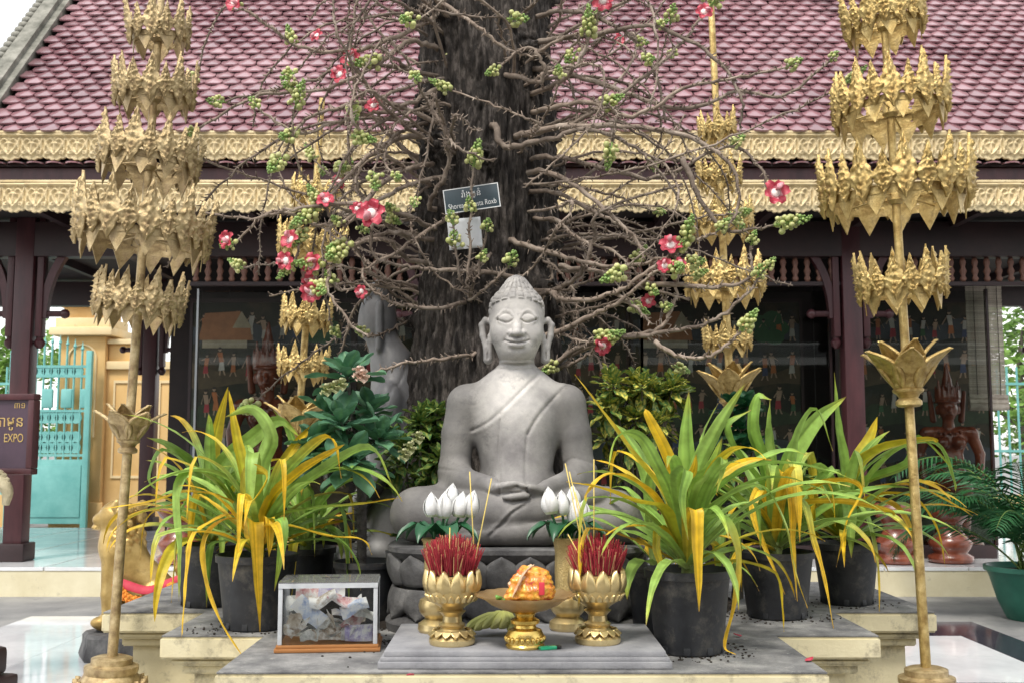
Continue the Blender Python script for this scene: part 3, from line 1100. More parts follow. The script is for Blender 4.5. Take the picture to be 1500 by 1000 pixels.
# hall across the court: it stands behind the camera and shows only in the glass
oh = thing('opposite_hall', 'long hall across the court with white gutter, seen only as a reflection', 'building', (0, -8, 0))
MB().box(-14, 14, -4, 0, 0, 3.4).obj('wall', M('hall wall', (0.06, 0.05, 0.04), (0.10, 0.085, 0.065), sc=1), oh, False)
MB().box(-14, 14, .5, .7, 3.55, 3.85).obj('gutter', M('white gutter', (0.75, 0.76, 0.76)), oh, False)
hr = MB()
hr.add([(-14, .7, 3.9), (14, .7, 3.9), (14, -5, 9), (-14, -5, 9)], [(0, 1, 2, 3)])
hr.obj('roof', maroon_dark, oh, False)

# ------------------------------------------------------------------ stepped platform
PT = 0.57                        # height of the platform top
plat_grey = M('platform top cement', (0.10, 0.10, 0.105), (0.33, 0.325, 0.315), (0.20, 0.198, 0.197), sc=6, rough=0.85, bump=0.8, bsc=70, spots=((0.42, 0.41, 0.38), 22, 0.58, 0.72))
plat_cream = M('stained cream paint', (0.60, 0.53, 0.34), (0.74, 0.67, 0.46), sc=3, rough=0.75, bump=0.25, bsc=45, spots=((0.20, 0.17, 0.12), 8, 0.52, 0.72))
XC = 0.03


def redent(off):
    """plan of the platform with stepped corners, grown by off"""
    yc = 5.05
    a = [(0.935, 1.71), (1.31, 1.07), (1.735, 0.51)]           # half widths, half depths
    q = []
    for i, (x, y) in enumerate(a):
        q.append((x + off, -(y + off)))
        if i < 2:
            q.append((x + off, -(a[i + 1][1] + off)))
    right = q + [(x, -y) for x, y in q[::-1]]
    P = right + [(-x, -y) for x, y in right]
    return [(XC + x, yc + y) for x, y in P]


def prism(mb, P, z0, z1, mi=None):
    n = len(P)
    mb.add([(x, y, z0) for x, y in P] + [(x, y, z1) for x, y in P], [tuple(range(n))[::-1], tuple(range(n, 2 * n))] + [(i, (i + 1) % n, (i + 1) % n + n, i + n) for i in range(n)], mi)


plat = thing('stepped_platform', 'cream painted platform with stepped corners and grey cement top around the tree', 'platform', (0, 0, 0))


def layer(name, off, z0, z1, mat, bev=0.006):
    bm = bmesh.new()
    P = redent(off)
    vs_ = [bm.verts.new((x, y, z0)) for x, y in P]
    f = bm.faces.new(vs_)
    if f.normal.z > 0:
        f.normal_flip()
    e = bmesh.ops.extrude_face_region(bm, geom=[f])
    bmesh.ops.translate(bm, verts=[q for q in e['geom'] if isinstance(q, bmesh.types.BMVert)], vec=(0, 0, z1 - z0))
    bmesh.ops.recalc_face_normals(bm, faces=bm.faces[:])
    bmesh.ops.bevel(bm, geom=bm.edges[:], offset=bev, segments=2, affect='EDGES')
    mb = MB()
    mb.bm(bm)
    return mb.obj(name, mat, plat)


layer('plinth', 0.02, 0.0, 0.10, plat_cream)
layer('wall_body', -0.10, 0.1005, 0.42, plat_cream)
layer('moulding', -0.065, 0.4205, 0.455, plat_cream)
layer('moulding', -0.03, 0.4555, 0.485, plat_cream, 0.010)
layer('coping', 0.0, 0.4855, PT - 0.006, plat_cream, 0.008)
layer('cement_top', -0.004, PT - 0.0055, PT, plat_grey, 0.002)

# soil patch by the tree
soil_m = M('dark soil', (0.018, 0.013, 0.010), (0.06, 0.045, 0.033), sc=30, rough=0.95, bump=1.0, bsc=60, bdist=0.02)
so_ = MB()
for i in range(900):
    a, r = random.uniform(0, 2 * PI), math.sqrt(random.random()) * 0.95
    so_.ball((XC + r * math.cos(a), 4.95 + r * .92 * math.sin(a), PT + random.uniform(.0, .01)), random.uniform(.008, .026), 1, sc=(1, 1, .6))
so_.lathe([(0.96, 0.001), (0.9, 0.012), (0.5, 0.03), (0.2, .03)], 40, (XC, 4.95, PT))
o = so_.obj('soil', soil_m)
stuff(o)
o['label'] = 'dark crumbly soil around the tree foot on the platform'
o['category'] = 'soil'

# ------------------------------------------------------------------ offering slab
stone_slab = M('slab stone', (0.20, 0.20, 0.215), (0.36, 0.355, 0.365), (0.28, 0.28, 0.295), sc=5, rough=0.7, bump=0.3, bsc=60, spots=((0.12, 0.12, 0.12), 11, 0.60, 0.78))
ST = PT + 0.052
sl_ = MB()
sl_.box(XC + .01 - .455, XC + .01 + .455, 3.385, 3.93, PT + .001, PT + .022, bev=.004)
sl_.box(XC + .01 - .448, XC + .01 + .448, 3.392, 3.93, PT + .0215, PT + .034, bev=.004)
sl_.box(XC + .01 - .438, XC + .01 + .438, 3.402, 3.93, PT + .0335, ST, bev=.005)
tag(sl_.obj('stone_slab', stone_slab), 'grey stone slab with moulded edge under the incense bowls', 'slab')

# ------------------------------------------------------------------ stone Buddha on a lotus pedestal
stone = M('weathered statue stone', (0.17, 0.160, 0.160), (0.48, 0.455, 0.42), (0.32, 0.305, 0.292), sc=3.8, det=9, rough=0.72, bump=0.35, bsc=170, bdist=0.004, spots=((0.11, 0.105, 0.115), 7.5, 0.55, 0.78), contrast=0.18)
stone_dark = M('dark pedestal stone', (0.05, 0.048, 0.05), (0.20, 0.195, 0.19), (0.11, 0.108, 0.108), sc=7, rough=0.8, bump=0.6, bsc=80, bdist=0.006, spots=((0.30, 0.29, 0.27), 9, 0.62, 0.8))
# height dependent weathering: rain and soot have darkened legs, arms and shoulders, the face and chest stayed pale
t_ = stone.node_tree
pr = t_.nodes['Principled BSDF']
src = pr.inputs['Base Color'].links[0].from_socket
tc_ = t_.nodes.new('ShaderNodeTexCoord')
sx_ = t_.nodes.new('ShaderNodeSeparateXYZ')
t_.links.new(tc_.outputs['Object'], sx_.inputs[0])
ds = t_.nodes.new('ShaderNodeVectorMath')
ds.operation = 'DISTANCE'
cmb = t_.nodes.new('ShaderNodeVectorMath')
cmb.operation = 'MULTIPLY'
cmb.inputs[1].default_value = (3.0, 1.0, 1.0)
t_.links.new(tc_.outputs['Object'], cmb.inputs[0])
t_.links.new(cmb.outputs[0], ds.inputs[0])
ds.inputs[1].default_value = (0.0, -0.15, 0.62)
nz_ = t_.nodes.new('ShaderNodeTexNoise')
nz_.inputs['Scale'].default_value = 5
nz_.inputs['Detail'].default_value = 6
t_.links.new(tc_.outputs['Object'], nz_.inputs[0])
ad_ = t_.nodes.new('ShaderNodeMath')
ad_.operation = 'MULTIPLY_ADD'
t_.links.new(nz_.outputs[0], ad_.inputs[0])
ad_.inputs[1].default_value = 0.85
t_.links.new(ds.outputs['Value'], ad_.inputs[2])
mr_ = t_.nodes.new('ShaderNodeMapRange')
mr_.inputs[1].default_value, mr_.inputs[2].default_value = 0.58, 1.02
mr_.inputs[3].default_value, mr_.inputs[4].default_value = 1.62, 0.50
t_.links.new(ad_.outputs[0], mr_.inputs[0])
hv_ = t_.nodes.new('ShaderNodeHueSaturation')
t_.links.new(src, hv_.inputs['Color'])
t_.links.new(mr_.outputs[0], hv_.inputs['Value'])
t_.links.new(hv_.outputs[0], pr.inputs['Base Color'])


def buddha_field(s):
    # torso
    s.ell((0, .06, .13), (.21, .17, .14), 0)
    s.ell((0, .03, .27), (.142, .118, .18), .06)
    s.ell((0, .035, .47), (.185, .125, .19), .07)
    for q in (-1, 1):
        s.cap((.04 * q, .045, .600), (.195 * q, .045, .552), .062, .062, .06)
    s.cap((0, .035, .58), (0, .018, .76), .078, .066, .05)
    s.cap((-.07, .05, .620), (.07, .05, .620), .045, .045, .06)
    # arms
    s.chain([(-.210, .045, .538), (-.234, .035, .42), (-.248, .02, .275)], [.070, .066, .060], .045)
    s.chain([(.207, .045, .538), (.232, .035, .42), (.250, .02, .275)], [.070, .066, .060], .045)
    s.chain([(-.248, .02, .272), (-.20, -.10, .235), (-.095, -.185, .222)], [.062, .054, .035], .025)
    s.chain([(.256, .02, .272), (.21, -.10, .232), (.115, -.185, .212)], [.062, .054, .036], .025)
    # legs
    s.chain([(-.12, .07, .12), (-.27, -.03, .118), (-.385, -.10, .112)], [.125, .112, .102], .05)
    s.chain([(.12, .07, .12), (.27, -.03, .112), (.40, -.09, .104)], [.125, .110, .100], .05)
    s.chain([(.38, -.10, .085), (.10, -.20, .058), (-.16, -.22, .050)], [.085, .058, .046], .03)
    s.chain([(-.16, -.22, .050), (-.26, -.19, .048)], [.046, .034], .01)
    s.chain([(-.375, -.11, .112), (-.15, -.185, .118), (.08, -.195, .138), (.21, -.16, .165)], [.100, .080, .062, .048], .022)
    s.chain([(.20, -.16, .165), (.30, -.13, .185), (.345, -.12, .195)], [.046, .040, .026], .012)
    s.cap((-.25, .0, .03), (.25, .0, .03), .10, .10, .03)
    # hands resting in the lap: back of one in the palm of the other
    s.ell((-.055, -.195, .214), (.062, .050, .024), .014)
    s.ell((.075, -.198, .203), (.062, .052, .024), .014)
    for j in range(4):
        y = -.236 + .024 * j
        s.chain([(-.015, y, .215 - .004 * j), (.040, y - .004, .214), (.078 - .012 * abs(j - 1), y, .206)], [.0125, .0115, .0085], .004, .003)
    for j in range(4):
        y = -.252 + .024 * j
        s.chain([(.035, y, .192), (-.020, y - .006, .186), (-.060 + .012 * abs(j - 1), y, .184)], [.0135, .0125, .009], .004, .003)
    s.chain([(-.075, -.235, .222), (-.030, -.252, .232), (.002, -.250, .236)], [.015, .012, .009], .008, .003)
    s.chain([(.095, -.238, .212), (.050, -.256, .222), (.012, -.252, .230)], [.015, .012, .009], .008, .003)
    # robe: diagonal edge, the folded shoulder cloth, cuff and leg hems
    F_ = dict(y0=-.4, y1=.03)
    s.groove([(.085, .655), (.03, .60), (-.05, .52), (-.115, .465), (-.178, .435)], .0060, .0050, **F_)
    s.groove([(.092, .645), (.04, .588), (-.04, .508), (-.11, .450), (-.172, .424)], -.0022, .007, **F_)
    s.groove([(.215, .625), (.16, .575), (.085, .49), (.042, .42)], .0065, .005, **F_)
    s.groove([(.20, .632), (.145, .585), (.075, .505), (.034, .43)], -.002, .007, **F_)
    s.groove([(.042, .43), (.034, .34), (.034, .25), (.040, .20)], .0055, .0042, **F_)
    s.groove([(-.062, .50), (-.070, .38), (-.068, .28), (-.064, .20)], .0055, .0042, **F_)
    for z in (.676, .692):
        s.groove([(-.09, z + .008), (-.04, z), (0, z - .003), (.04, z), (.09, z + .008)], .0045, .0045, y0=-.3, y1=.03)
    s.groove([(.185, .305), (.22, .325), (.26, .318), (.32, .30)], .004, .004, y0=-.3, y1=.1)
    s.groove([(-.32, .285), (-.27, .282), (-.20, .275)], .004, .004, y0=-.3, y1=.1)
    s.groove([(-.10, .046), (-.055, .085), (-.02, .125), (.03, .155)], .006, .005, y0=-.4, y1=-.1)
    s.groove([(-.112, .050), (-.067, .09), (-.03, .13), (.02, .162)], -.004, .006, y0=-.4, y1=-.1)
    s.groove([(-.30, .035), (-.12, .066), (.05, .088), (.20, .118)], .003, .006, y0=-.4, y1=-.08)


def head_field(s):
    for q in (-1, 1):
        s.cap((.04 * q, .045, .600), (.195 * q, .045, .552), .062, .062, .06)
    s.cap((0, .035, .58), (0, .018, .76), .078, .066, .05)
    s.cap((-.07, .05, .620), (.07, .05, .620), .045, .045, .06)
    # skull and face
    s.ell((0, .022, .895), (.106, .120, .115), .02)
    s.ell((0, -.002, .828), (.103, .100, .116), .04)
    s.ell((0, -.048, .757), (.060, .045, .042), .05)
    s.ell((-.055, -.045, .812), (.04, .042, .042), .03)
    s.ell((.055, -.045, .812), (.04, .042, .042), .03)
    # brows, lids
    for q in (-1, 1):
        s.ell((.043 * q, -.082, .870), (.033, .0165, .020), .014)
        s.groove([(.016 * q, .872), (.024 * q, .892), (.044 * q, .902), (.066 * q, .894), (.080 * q, .878)], -.0035, .006, y0=-.3, y1=-.03)
        s.groove([(.016 * q, .864), (.028 * q, .856), (.044 * q, .854), (.060 * q, .859), (.074 * q, .866)], .0062, .0034, y0=-.3, y1=-.03)
        s.groove([(.018 * q, .872), (.030 * q, .885), (.046 * q, .888), (.062 * q, .882), (.074 * q, .870)], .0028, .0034, y0=-.3, y1=-.03)
    # nose
    s.cap((0, -.092, .888), (0, -.112, .832), .010, .016, .016)
    s.cap((0, -.112, .832), (0, -.120, .812), .016, .0185, .008)
    for q in (-1, 1):
        s.ell((.023 * q, -.103, .811), (.0140, .017, .0135), .007)
        s.ell((.010 * q, -.122, .7985), (.006, .010, .0045), .003, sub=True)
    # mouth
    s.chain([(-.046, -.078, .786), (-.020, -.100, .785), (0, -.103, .782), (.020, -.100, .785), (.046, -.078, .786)], [.005, .0105, .010, .0105, .005], .006, .004)
    s.chain([(-.038, -.082, .776), (-.016, -.100, .766), (.016, -.100, .766), (.038, -.082, .776)], [.005, .0125, .0125, .005], .006, .004)
    s.groove([(-.046, .785), (-.022, .7765), (0, .7745), (.022, .7765), (.046, .785)], .0060, .0030, y0=-.3, y1=-.04)
    s.groove([(-.026, .752), (0, .747), (.026, .752)], .003, .007, y0=-.3, y1=-.04)
    s.groove([(0, .798), (0, .790)], .0025, .005, y0=-.3, y1=-.05)
    s.groove([(-.032, .808), (-.046, .792), (-.052, .780)], .0022, .006, y0=-.3, y1=-.03)
    s.groove([(.032, .808), (.046, .792), (.052, .780)], .0022, .006, y0=-.3, y1=-.03)
    # neck folds
    for z, q in ((.712, .003), (.694, .0042), (.676, .0042)):
        s.groove([(-.09, z + .008), (-.04, z), (0, z - .003), (.04, z), (.09, z + .008)], q, .0042, y0=-.3, y1=.02)
    # hair cap with rows of curls
    h = Sculpt(tuple(s.lo), (s.ax[0][-1], s.ax[1][-1], s.ax[2][-1]), s.h)
    n = [min(a, b) for a, b in zip(h.val.shape, s.val.shape)]
    h.val = np.full(s.val.shape, 1.0, np.float32)
    h.ax = s.ax
    h.ell((0, .028, .905), (.114, .1245, .108), 0)
    h.ell((0, .030, .940), (.106, .113, .070), .02)
    h.ell((0, .035, .995), (.058, .064, .068), .035)
    X, Y, Z = s.grid((slice(None),) * 3)
    yy = Y - .03
    ph = np.arctan2(X, -yy)
    el_ = np.arctan2(Z - .90, np.hypot(X, yy))
    col = np.abs(np.sin(ph * 10.5))
    row = np.abs(np.sin(el_ * 13 + 0.8 * (np.floor(ph * 10.5 / PI) % 2)))
    h.val += (0.0085 * np.exp(-(col / .36) ** 2) + 0.0050 * np.exp(-(row / .34) ** 2)).astype(np.float32)
    # hairline: low at the temples, slightly arched over the brow
    lim = .952 - 1.6 * X * X - np.clip(yy + .055, 0, 1) * 2.0
    h.val = np.maximum(h.val, (lim - Z).astype(np.float32))
    k = .004
    a, d = s.val, h.val
    hh = np.maximum(k - np.abs(a - d), 0) / k
    s.val = np.minimum(a, d) - hh * hh * k * .25
    # long ears
    for q in (-1, 1):
        s.chain([(.104 * q, .025, .868), (.126 * q, .030, .878), (.140 * q, .034, .858), (.136 * q, .030, .815), (.122 * q, .020, .765), (.115 * q, .016, .718)], [.010, .012, .013, .0125, .0125, .019], .006, .006)
        s.chain([(.105 * q, .012, .835), (.108 * q, .012, .790), (.108 * q, .012, .725)], [.012, .010, .011], .008, .006)
        s.ell((.118 * q, .008, .842), (.010, .022, .024), .006, sub=True)
        s.ell((.116 * q, -.004, .738), (.0045, .012, .022), .004, sub=True)


BD = 4.27
bx_, bz_ = pt(757, 800, BD).x, EYE - 145 / 1570 * 3.98
bt = thing('buddha_statue', 'grey stone seated Buddha in meditation on lotus pedestal before the tree', 'statue', (bx_, BD, PT))
sb = Sculpt((-.54, -.33, -.01), (.56, .29, .7035), .0056)
buddha_field(sb)
sh = Sculpt((-.17, -.17, .6985), (.17, .19, 1.08), .0030)
head_field(sh)
bz_l = bz_ - PT
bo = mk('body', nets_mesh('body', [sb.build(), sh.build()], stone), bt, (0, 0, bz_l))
# pedestal
ped = MB()


def sup(a, b, e=3.2, n=72):
    P = []
    for i in range(n):
        t = 2 * PI * i / n
        c_, s_ = math.cos(t), math.sin(t)
        P.append((a * math.copysign(abs(c_) ** (2 / e), c_), b * math.copysign(abs(s_) ** (2 / e), s_)))
    return P


def ring_loft(mb, levels):
    n = 72
    v, f = [], []
    for a, b, z in levels:
        v += [(x, y, z) for x, y in sup(a, b)]
    for i in range(len(levels) - 1):
        for s in range(n):
            t = (s + 1) % n
            f.append((i * n + s, i * n + t, (i + 1) * n + t, (i + 1) * n + s))
    f.append(tuple(range(n))[::-1])
    f.append(tuple((len(levels) - 1) * n + s for s in range(n)))
    mb.add(v, f)


h = bz_l
ring_loft(ped, [(.50, .335, .0), (.505, .34, .03), (.49, .325, .045), (.47, .305, .06), (.455, .29, .135), (.46, .295, .150), (.45, .285, .16), (.445, .28, .17), (.46, .295, .25), (.49, .325, h - .035), (.50, .335, h - .02), (.498, .333, h - .004), (.49, .325, h)])
pd = ped.obj('pedestal', stone_dark, bt)


def petal(w, h_, up=True):
    # rounded lotus petal with a pointed end and a raised rim
    def prof(v):
        q = v if up else 1 - v
        return w * (0.80 + 0.2 * math.sin(q * PI * .9)) * (1 - max(0, (q - .45) / .55) ** 2.2 * .97)
    return relief(h_, prof, lambda u, v: .030 * (1 - u * u) ** .6 * math.sin(min(1, .25 + (v if up else 1 - v) * 1.0) * PI * .62 + .15) + .006 * (abs(u) > .75), 8, 10, .01)


pu = petal(.066, .118, True).mesh('petal', stone_dark)
pdn = petal(.078, .115, False).mesh('petal', stone_dark)
for me_, z, a, b, n, tilt in ((pu, .172, .462, .297, 24, -.16), (pdn, .042, .472, .307, 22, .12)):
    P = sup(a, b, 3.2, 720)
    L = [0]
    for i in range(720):
        x0, x1 = P[i], P[(i + 1) % 720]
        L.append(L[-1] + math.hypot(x1[0] - x0[0], x1[1] - x0[1]))
    for k in range(n):
        tgt = L[-1] * (k + .5) / n
        i = next(j for j in range(720) if L[j + 1] >= tgt)
        x0, x1 = P[i], P[(i + 1) % 720]
        ang = math.atan2(x1[1] - x0[1], x1[0] - x0[0])
        q = Matrix.Rotation(ang, 4, 'Z') @ Matrix.Rotation(tilt * -1, 4, 'X')
        o = mk('petal', me_, pd)
        o.matrix_local = Matrix.Translation((x0[0], x0[1], z)) @ q

# ------------------------------------------------------------------ grey statue at the side of the tree, facing away to the left
dark_stone = M('dark grey statue stone', (0.11, 0.11, 0.115), (0.23, 0.225, 0.23), (0.165, 0.163, 0.168), sc=4, rough=0.42, bump=0.15, bsc=90, bdist=.004, spots=((0.30, 0.30, 0.30), 9, 0.66, 0.8))
s = Sculpt((-.36, -.34, -.01), (.34, .34, 1.36), .0085)
s.chain([(.02, 0, .05), (.06, 0, .35), (.06, 0, .65), (.02, 0, .92)], [.23, .20, .185, .12], 0, .06)
s.ell((.03, 0, .70), (.15, .24, .2), .08)
s.cap((.0, 0, .9), (-.07, 0, 1.10), .10, .085, .06)
s.ell((-.085, 0, 1.17), (.105, .095, .12), .05)
s.ell((-.17, 0, 1.13), (.03, .035, .06), .03)
s.ell((-.075, 0, 1.27), (.055, .055, .05), .04)
for q in (-1, 1):
    s.cap((-.05, .095 * q, 1.2), (-.05, .10 * q, 1.02), .02, .022, .01)
    s.chain([(.03, .22 * q, .80), (-.02, .25 * q, .5), (-.16, .14 * q, .35)], [.075, .065, .045], .05)
    s.chain([(.0, .15 * q, .12), (-.2, .22 * q, .12)], [.12, .1], .05)
s.groove([(.12, .98), (.05, .80), (-.05, .60), (-.10, .40)], .006, .006)
s.ell((-.05, 0, .06), (.28, .32, .09), .03)
p = pt(578, 640, 5.05)
st2 = mk('side_statue', nets_mesh('side_statue', [s.build()], dark_stone), None, (p.x + .02, 5.08, PT + .001), (0, 0, R(-6)), (.82, .9, 1.12))
st2.location.x = p.x - .02
tag(st2, 'smooth dark grey stone figure facing left beside the tree trunk', 'statue')

# ------------------------------------------------------------------ flowering tree
bark = M('dark fissured bark', (0.014, 0.010, 0.008), (0.20, 0.17, 0.15), (0.055, 0.044, 0.037), sc=5, det=14, rough=0.92, bump=1.0, bsc=9, stretch=(8, 8, 2.2), bdist=.05, contrast=.14)
TY, TR = 5.05, .262
tx = pt(706, 400, TY).x
tree = thing('flowering_tree', 'dark barked tree with arching leafless flower stalks growing from its trunk', 'tree', (tx, TY, PT))
na, nzv = 260, 520
th = np.linspace(0, 2 * PI, na, endpoint=False)
zz = np.linspace(0, 3.7, nzv)
A_, Z_ = np.meshgrid(th, zz)


def vnoise(x, y, seed):
    r = np.random.default_rng(seed).random((64, 64))
    xi, yi = np.floor(x).astype(int), np.floor(y).astype(int)
    fx, fy = x - xi, y - yi
    fx, fy = fx * fx * (3 - 2 * fx), fy * fy * (3 - 2 * fy)
    g_ = lambda i, j: r[(xi + i) % 64, (yi + j) % 64]
    return (g_(0, 0) * (1 - fx) + g_(1, 0) * fx) * (1 - fy) + (g_(0, 1) * (1 - fx) + g_(1, 1) * fx) * fy


u = A_ / (2 * PI) * 64
rad = TR * (1 + .42 * np.exp(-Z_ / .35) + .10 * np.exp(-((Z_ - 1.0) / .6) ** 2) - .02 * Z_)
warp = 2.2 * vnoise(u * .25, Z_ * 1.3, 3)
ridge = np.abs(vnoise(u * 1.0 + warp, Z_ * 3.0, 1) - .5) * 2
ridge2 = np.abs(vnoise(u * 2.0 + warp * 2, Z_ * 7.0, 2) - .5) * 2
lump = vnoise(u * .25, Z_ * 2.2, 7)
rad = rad + .036 * np.sqrt(ridge) + .024 * ridge2 + .05 * lump + .012 * vnoise(u * 2, Z_ * 30, 9)
knots = [(random.uniform(0, 2 * PI), random.uniform(.8, 3.5), random.uniform(.04, .09)) for _ in range(46)]
for ka, kz, kr in knots:
    da = np.angle(np.exp(1j * (A_ - ka))) * TR
    dd = np.hypot(da, Z_ - kz) / kr
    rad += .045 * np.exp(-dd ** 2) * (1 + .5 * np.sin(dd * 9 + A_ * 14))
cx = .03 * np.sin(Z_ * 1.1)
V = np.stack([cx + rad * np.cos(A_), rad * np.sin(A_), Z_], -1).reshape(-1, 3)
ii, jj = np.meshgrid(np.arange(nzv - 1), np.arange(na), indexing='ij')
jn = (jj + 1) % na
Q = np.stack([ii * na + jj, ii * na + jn, (ii + 1) * na + jn, (ii + 1) * na + jj], -1).reshape(-1, 4)
mk('trunk', nets_mesh('trunk', [(V, Q)], bark), tree)

stalk = M('flower stalk bark', (0.13, 0.098, 0.076), (0.36, 0.295, 0.24), (0.24, 0.185, 0.145), sc=14, rough=0.85, bump=0.6, bsc=90, rnd=.25, bdist=.006)
bud_m = M('flower buds', (0.36, 0.42, 0.12), (0.58, 0.56, 0.26), sc=20, rough=0.42, rnd=.2, vcol=False)
bud_g = M('green bud tips', (0.17, 0.30, 0.07), (0.34, 0.46, 0.14), sc=20, rough=0.45, rnd=.2)
pet_red = M('crimson petal', (0.48, 0.03, 0.065), (0.64, 0.10, 0.14), sc=24, rough=0.42, trans=.15)
pet_pink = M('pink petal base', (0.70, 0.22, 0.28), (0.80, 0.45, 0.48), sc=20, rough=0.45, trans=.2)
pet_cream = M('cream stamen disc', (0.86, 0.74, 0.70), (0.92, 0.86, 0.82), sc=40, rough=0.5)
pet_or = M('ochre petal back', (0.62, 0.40, 0.14), (0.74, 0.56, 0.24), sc=15, rough=0.45)


def bud_cluster(seed, n=26, L=.11):
    rg = random.Random(seed)
    mb = MB()
    mb.tube([(0, 0, -.02), (0, 0, L)], [.006, .003], 5, 1)
    for i in range(n):
        t = i / n
        z = L * t ** .8
        r = .0095 * (1 - t) ** .9 + .0040
        r *= rg.uniform(.75, 1.25)
        a = i * 2.4 + rg.uniform(-.3, .3)
        o = (.030 * (1 - t) + .006) * rg.uniform(.8, 1.15)
        c = (o * math.cos(a), o * math.sin(a), z)
        mb.tube([(0, 0, z - .012), c], .0022, 4, 1, caps=False)
        mb.ball(c, r, 2 if r > .010 else 1, 0 if t < .55 else 1, (1, 1, 1.08))
    return mb.mesh('bud_cluster', [bud_m, bud_g])


BUDS = [bud_cluster(i, n, L) for i, (n, L) in enumerate(((30, .12), (22, .09), (36, .15), (16, .07)))]


def flower(seed):
    rg = random.Random(seed)
    mb = MB()
    for k in range(6):
        a = k * PI / 3 + rg.uniform(-.12, .12)
        L = .044 * rg.uniform(.85, 1.12)
        cup = rg.uniform(.35, .75)
        nu, nv = 6, 7
        v = []
        for j in range(nv + 1):
            t = j / nv
            w = .021 * math.sin(min(1, t * .9 + .16) * PI * .86) ** .7
            for i in range(nu + 1):
                q = -1 + 2 * i / nu
                r_ = .010 + L * t
                z = .018 * math.sin(t * PI * .5) * cup * 2 - .012 * max(0, t - .75) * 4 * cup + .006 * q * q + rg.uniform(-.0008, .0008)
                v.append((r_ * math.cos(a) - q * w * math.sin(a), r_ * math.sin(a) + q * w * math.cos(a), z + .0012 * (k % 2)))
        n = nu + 1
        for j in range(nv):
            fs = [(j * n + i, (j + 1) * n + i, (j + 1) * n + i + 1, j * n + i + 1) for i in range(nu)]
            mb.add(v, fs, 1 if j < 2 else 0)
    mb.lathe([(.0, -.004), (.016, .0), (.019, .006), (.015, .011), (.0, .012)], 16, (0, 0, .003), 2)
    # hooded staminal tongue curling over
    mb.tube(spline([(.012, 0, .01), (.03, 0, .022), (.024, 0, .04), (.004, 0, .042)], 4), [.010, .010, .011, .012, .013, .013, .013, .014, .014, .014, .013, .012, .006], 8, 1, flat=.5)
    mb.tube([(0, 0, -.03), (0, 0, .002)], [.004, .008], 6, 3)
    return mb.mesh('flower', [pet_red, pet_pink, pet_cream, pet_or])


FLW = [flower(i) for i in range(4)]


def make_branch(P, r0=.015, r1=.006, seed=0, buds=(), flowers=(), spurs=1.0, n=7):
    """P in world space; spurs are the stubs left by old flower stalks"""
    rg = random.Random(seed)
    P = [Vector(p) - tree.location for p in P]
    h0 = Vector((P[0].x, P[0].y, 0))
    if h0.length < .45:                       # root the stalk in the wood
        P = [h0.normalized() * TR * .75 + Vector((0, 0, P[0].z))] + ([P[0]] if h0.length > TR * 1.02 else []) + P[1:]
    Q = spline(P, n)
    # small wobble
    Q = [q + Vector((rg.gauss(0, .0035), rg.gauss(0, .0035), rg.gauss(0, .0035))) if 0 < i < len(Q) - 1 else q for i, q in enumerate(Q)]
    N = len(Q)
    mb = MB()
    rr = [r0 + (r1 - r0) * (i / (N - 1)) ** .8 for i in range(N)]
    rr = [a * (1 + rg.uniform(-.10, .14)) for a in rr]
    mb.tube(Q, rr, 7)
    acc = 0
    total = sum((b - a).length for a, b in zip(Q[:-1], Q[1:]))
    s = 0
    for i in range(N - 1):
        seg = Q[i + 1] - Q[i]
        L = seg.length
        T = seg.normalized()
        x = 0
        while x < L:
            f = (s + x) / total
            if f > .22 or rg.random() < .12:
                c = Q[i] + T * x
                u_ = T.orthogonal().normalized()
                d = (Matrix.Rotation(rg.uniform(0, 2 * PI), 3, T) @ u_) * 1.0 + T * rg.uniform(.25, .9)
                d.normalize()
                ln = rg.uniform(.010, .028) * (1.0 if f < .85 else .8)
                mb.tube([c, c + d * (ln + rr[i])], [.0040, .0018], 4)
            x += rg.uniform(.008, .020) / spurs
        s += L
    o = mb.obj('flower_branch', stalk, tree, True)
    T = (Q[-1] - Q[-3]).normalized()
    for k, (f, b) in enumerate(buds):
        i = min(N - 1, max(1, int(f * (N - 1))))
        t = (Q[i] - Q[i - 1]).normalized()
        if f < .97:
            t = (t + Vector((rg.uniform(-.6, .6), rg.uniform(-.9, .1), rg.uniform(.1, .9)))).normalized()
        else:
            t = (t + Vector((rg.uniform(-.3, .3), -.2, rg.uniform(0, .5)))).normalized()
        mk('bud_cluster', BUDS[b % 4], o, Q[i] + t * .01, t.to_track_quat('Z', 'Y'), rg.uniform(.62, .98))
    for f, face, sc in flowers:
        i = min(N - 1, max(1, int(f * (N - 1))))
        d = Vector(face).normalized()
        mk('flower', FLW[rg.randrange(4)], o, Q[i] + d * .045, d.to_track_quat('Z', 'Y') @ Quaternion((0, 0, 1), rg.uniform(0, 6)), sc * rg.uniform(.72, .95))
    return o


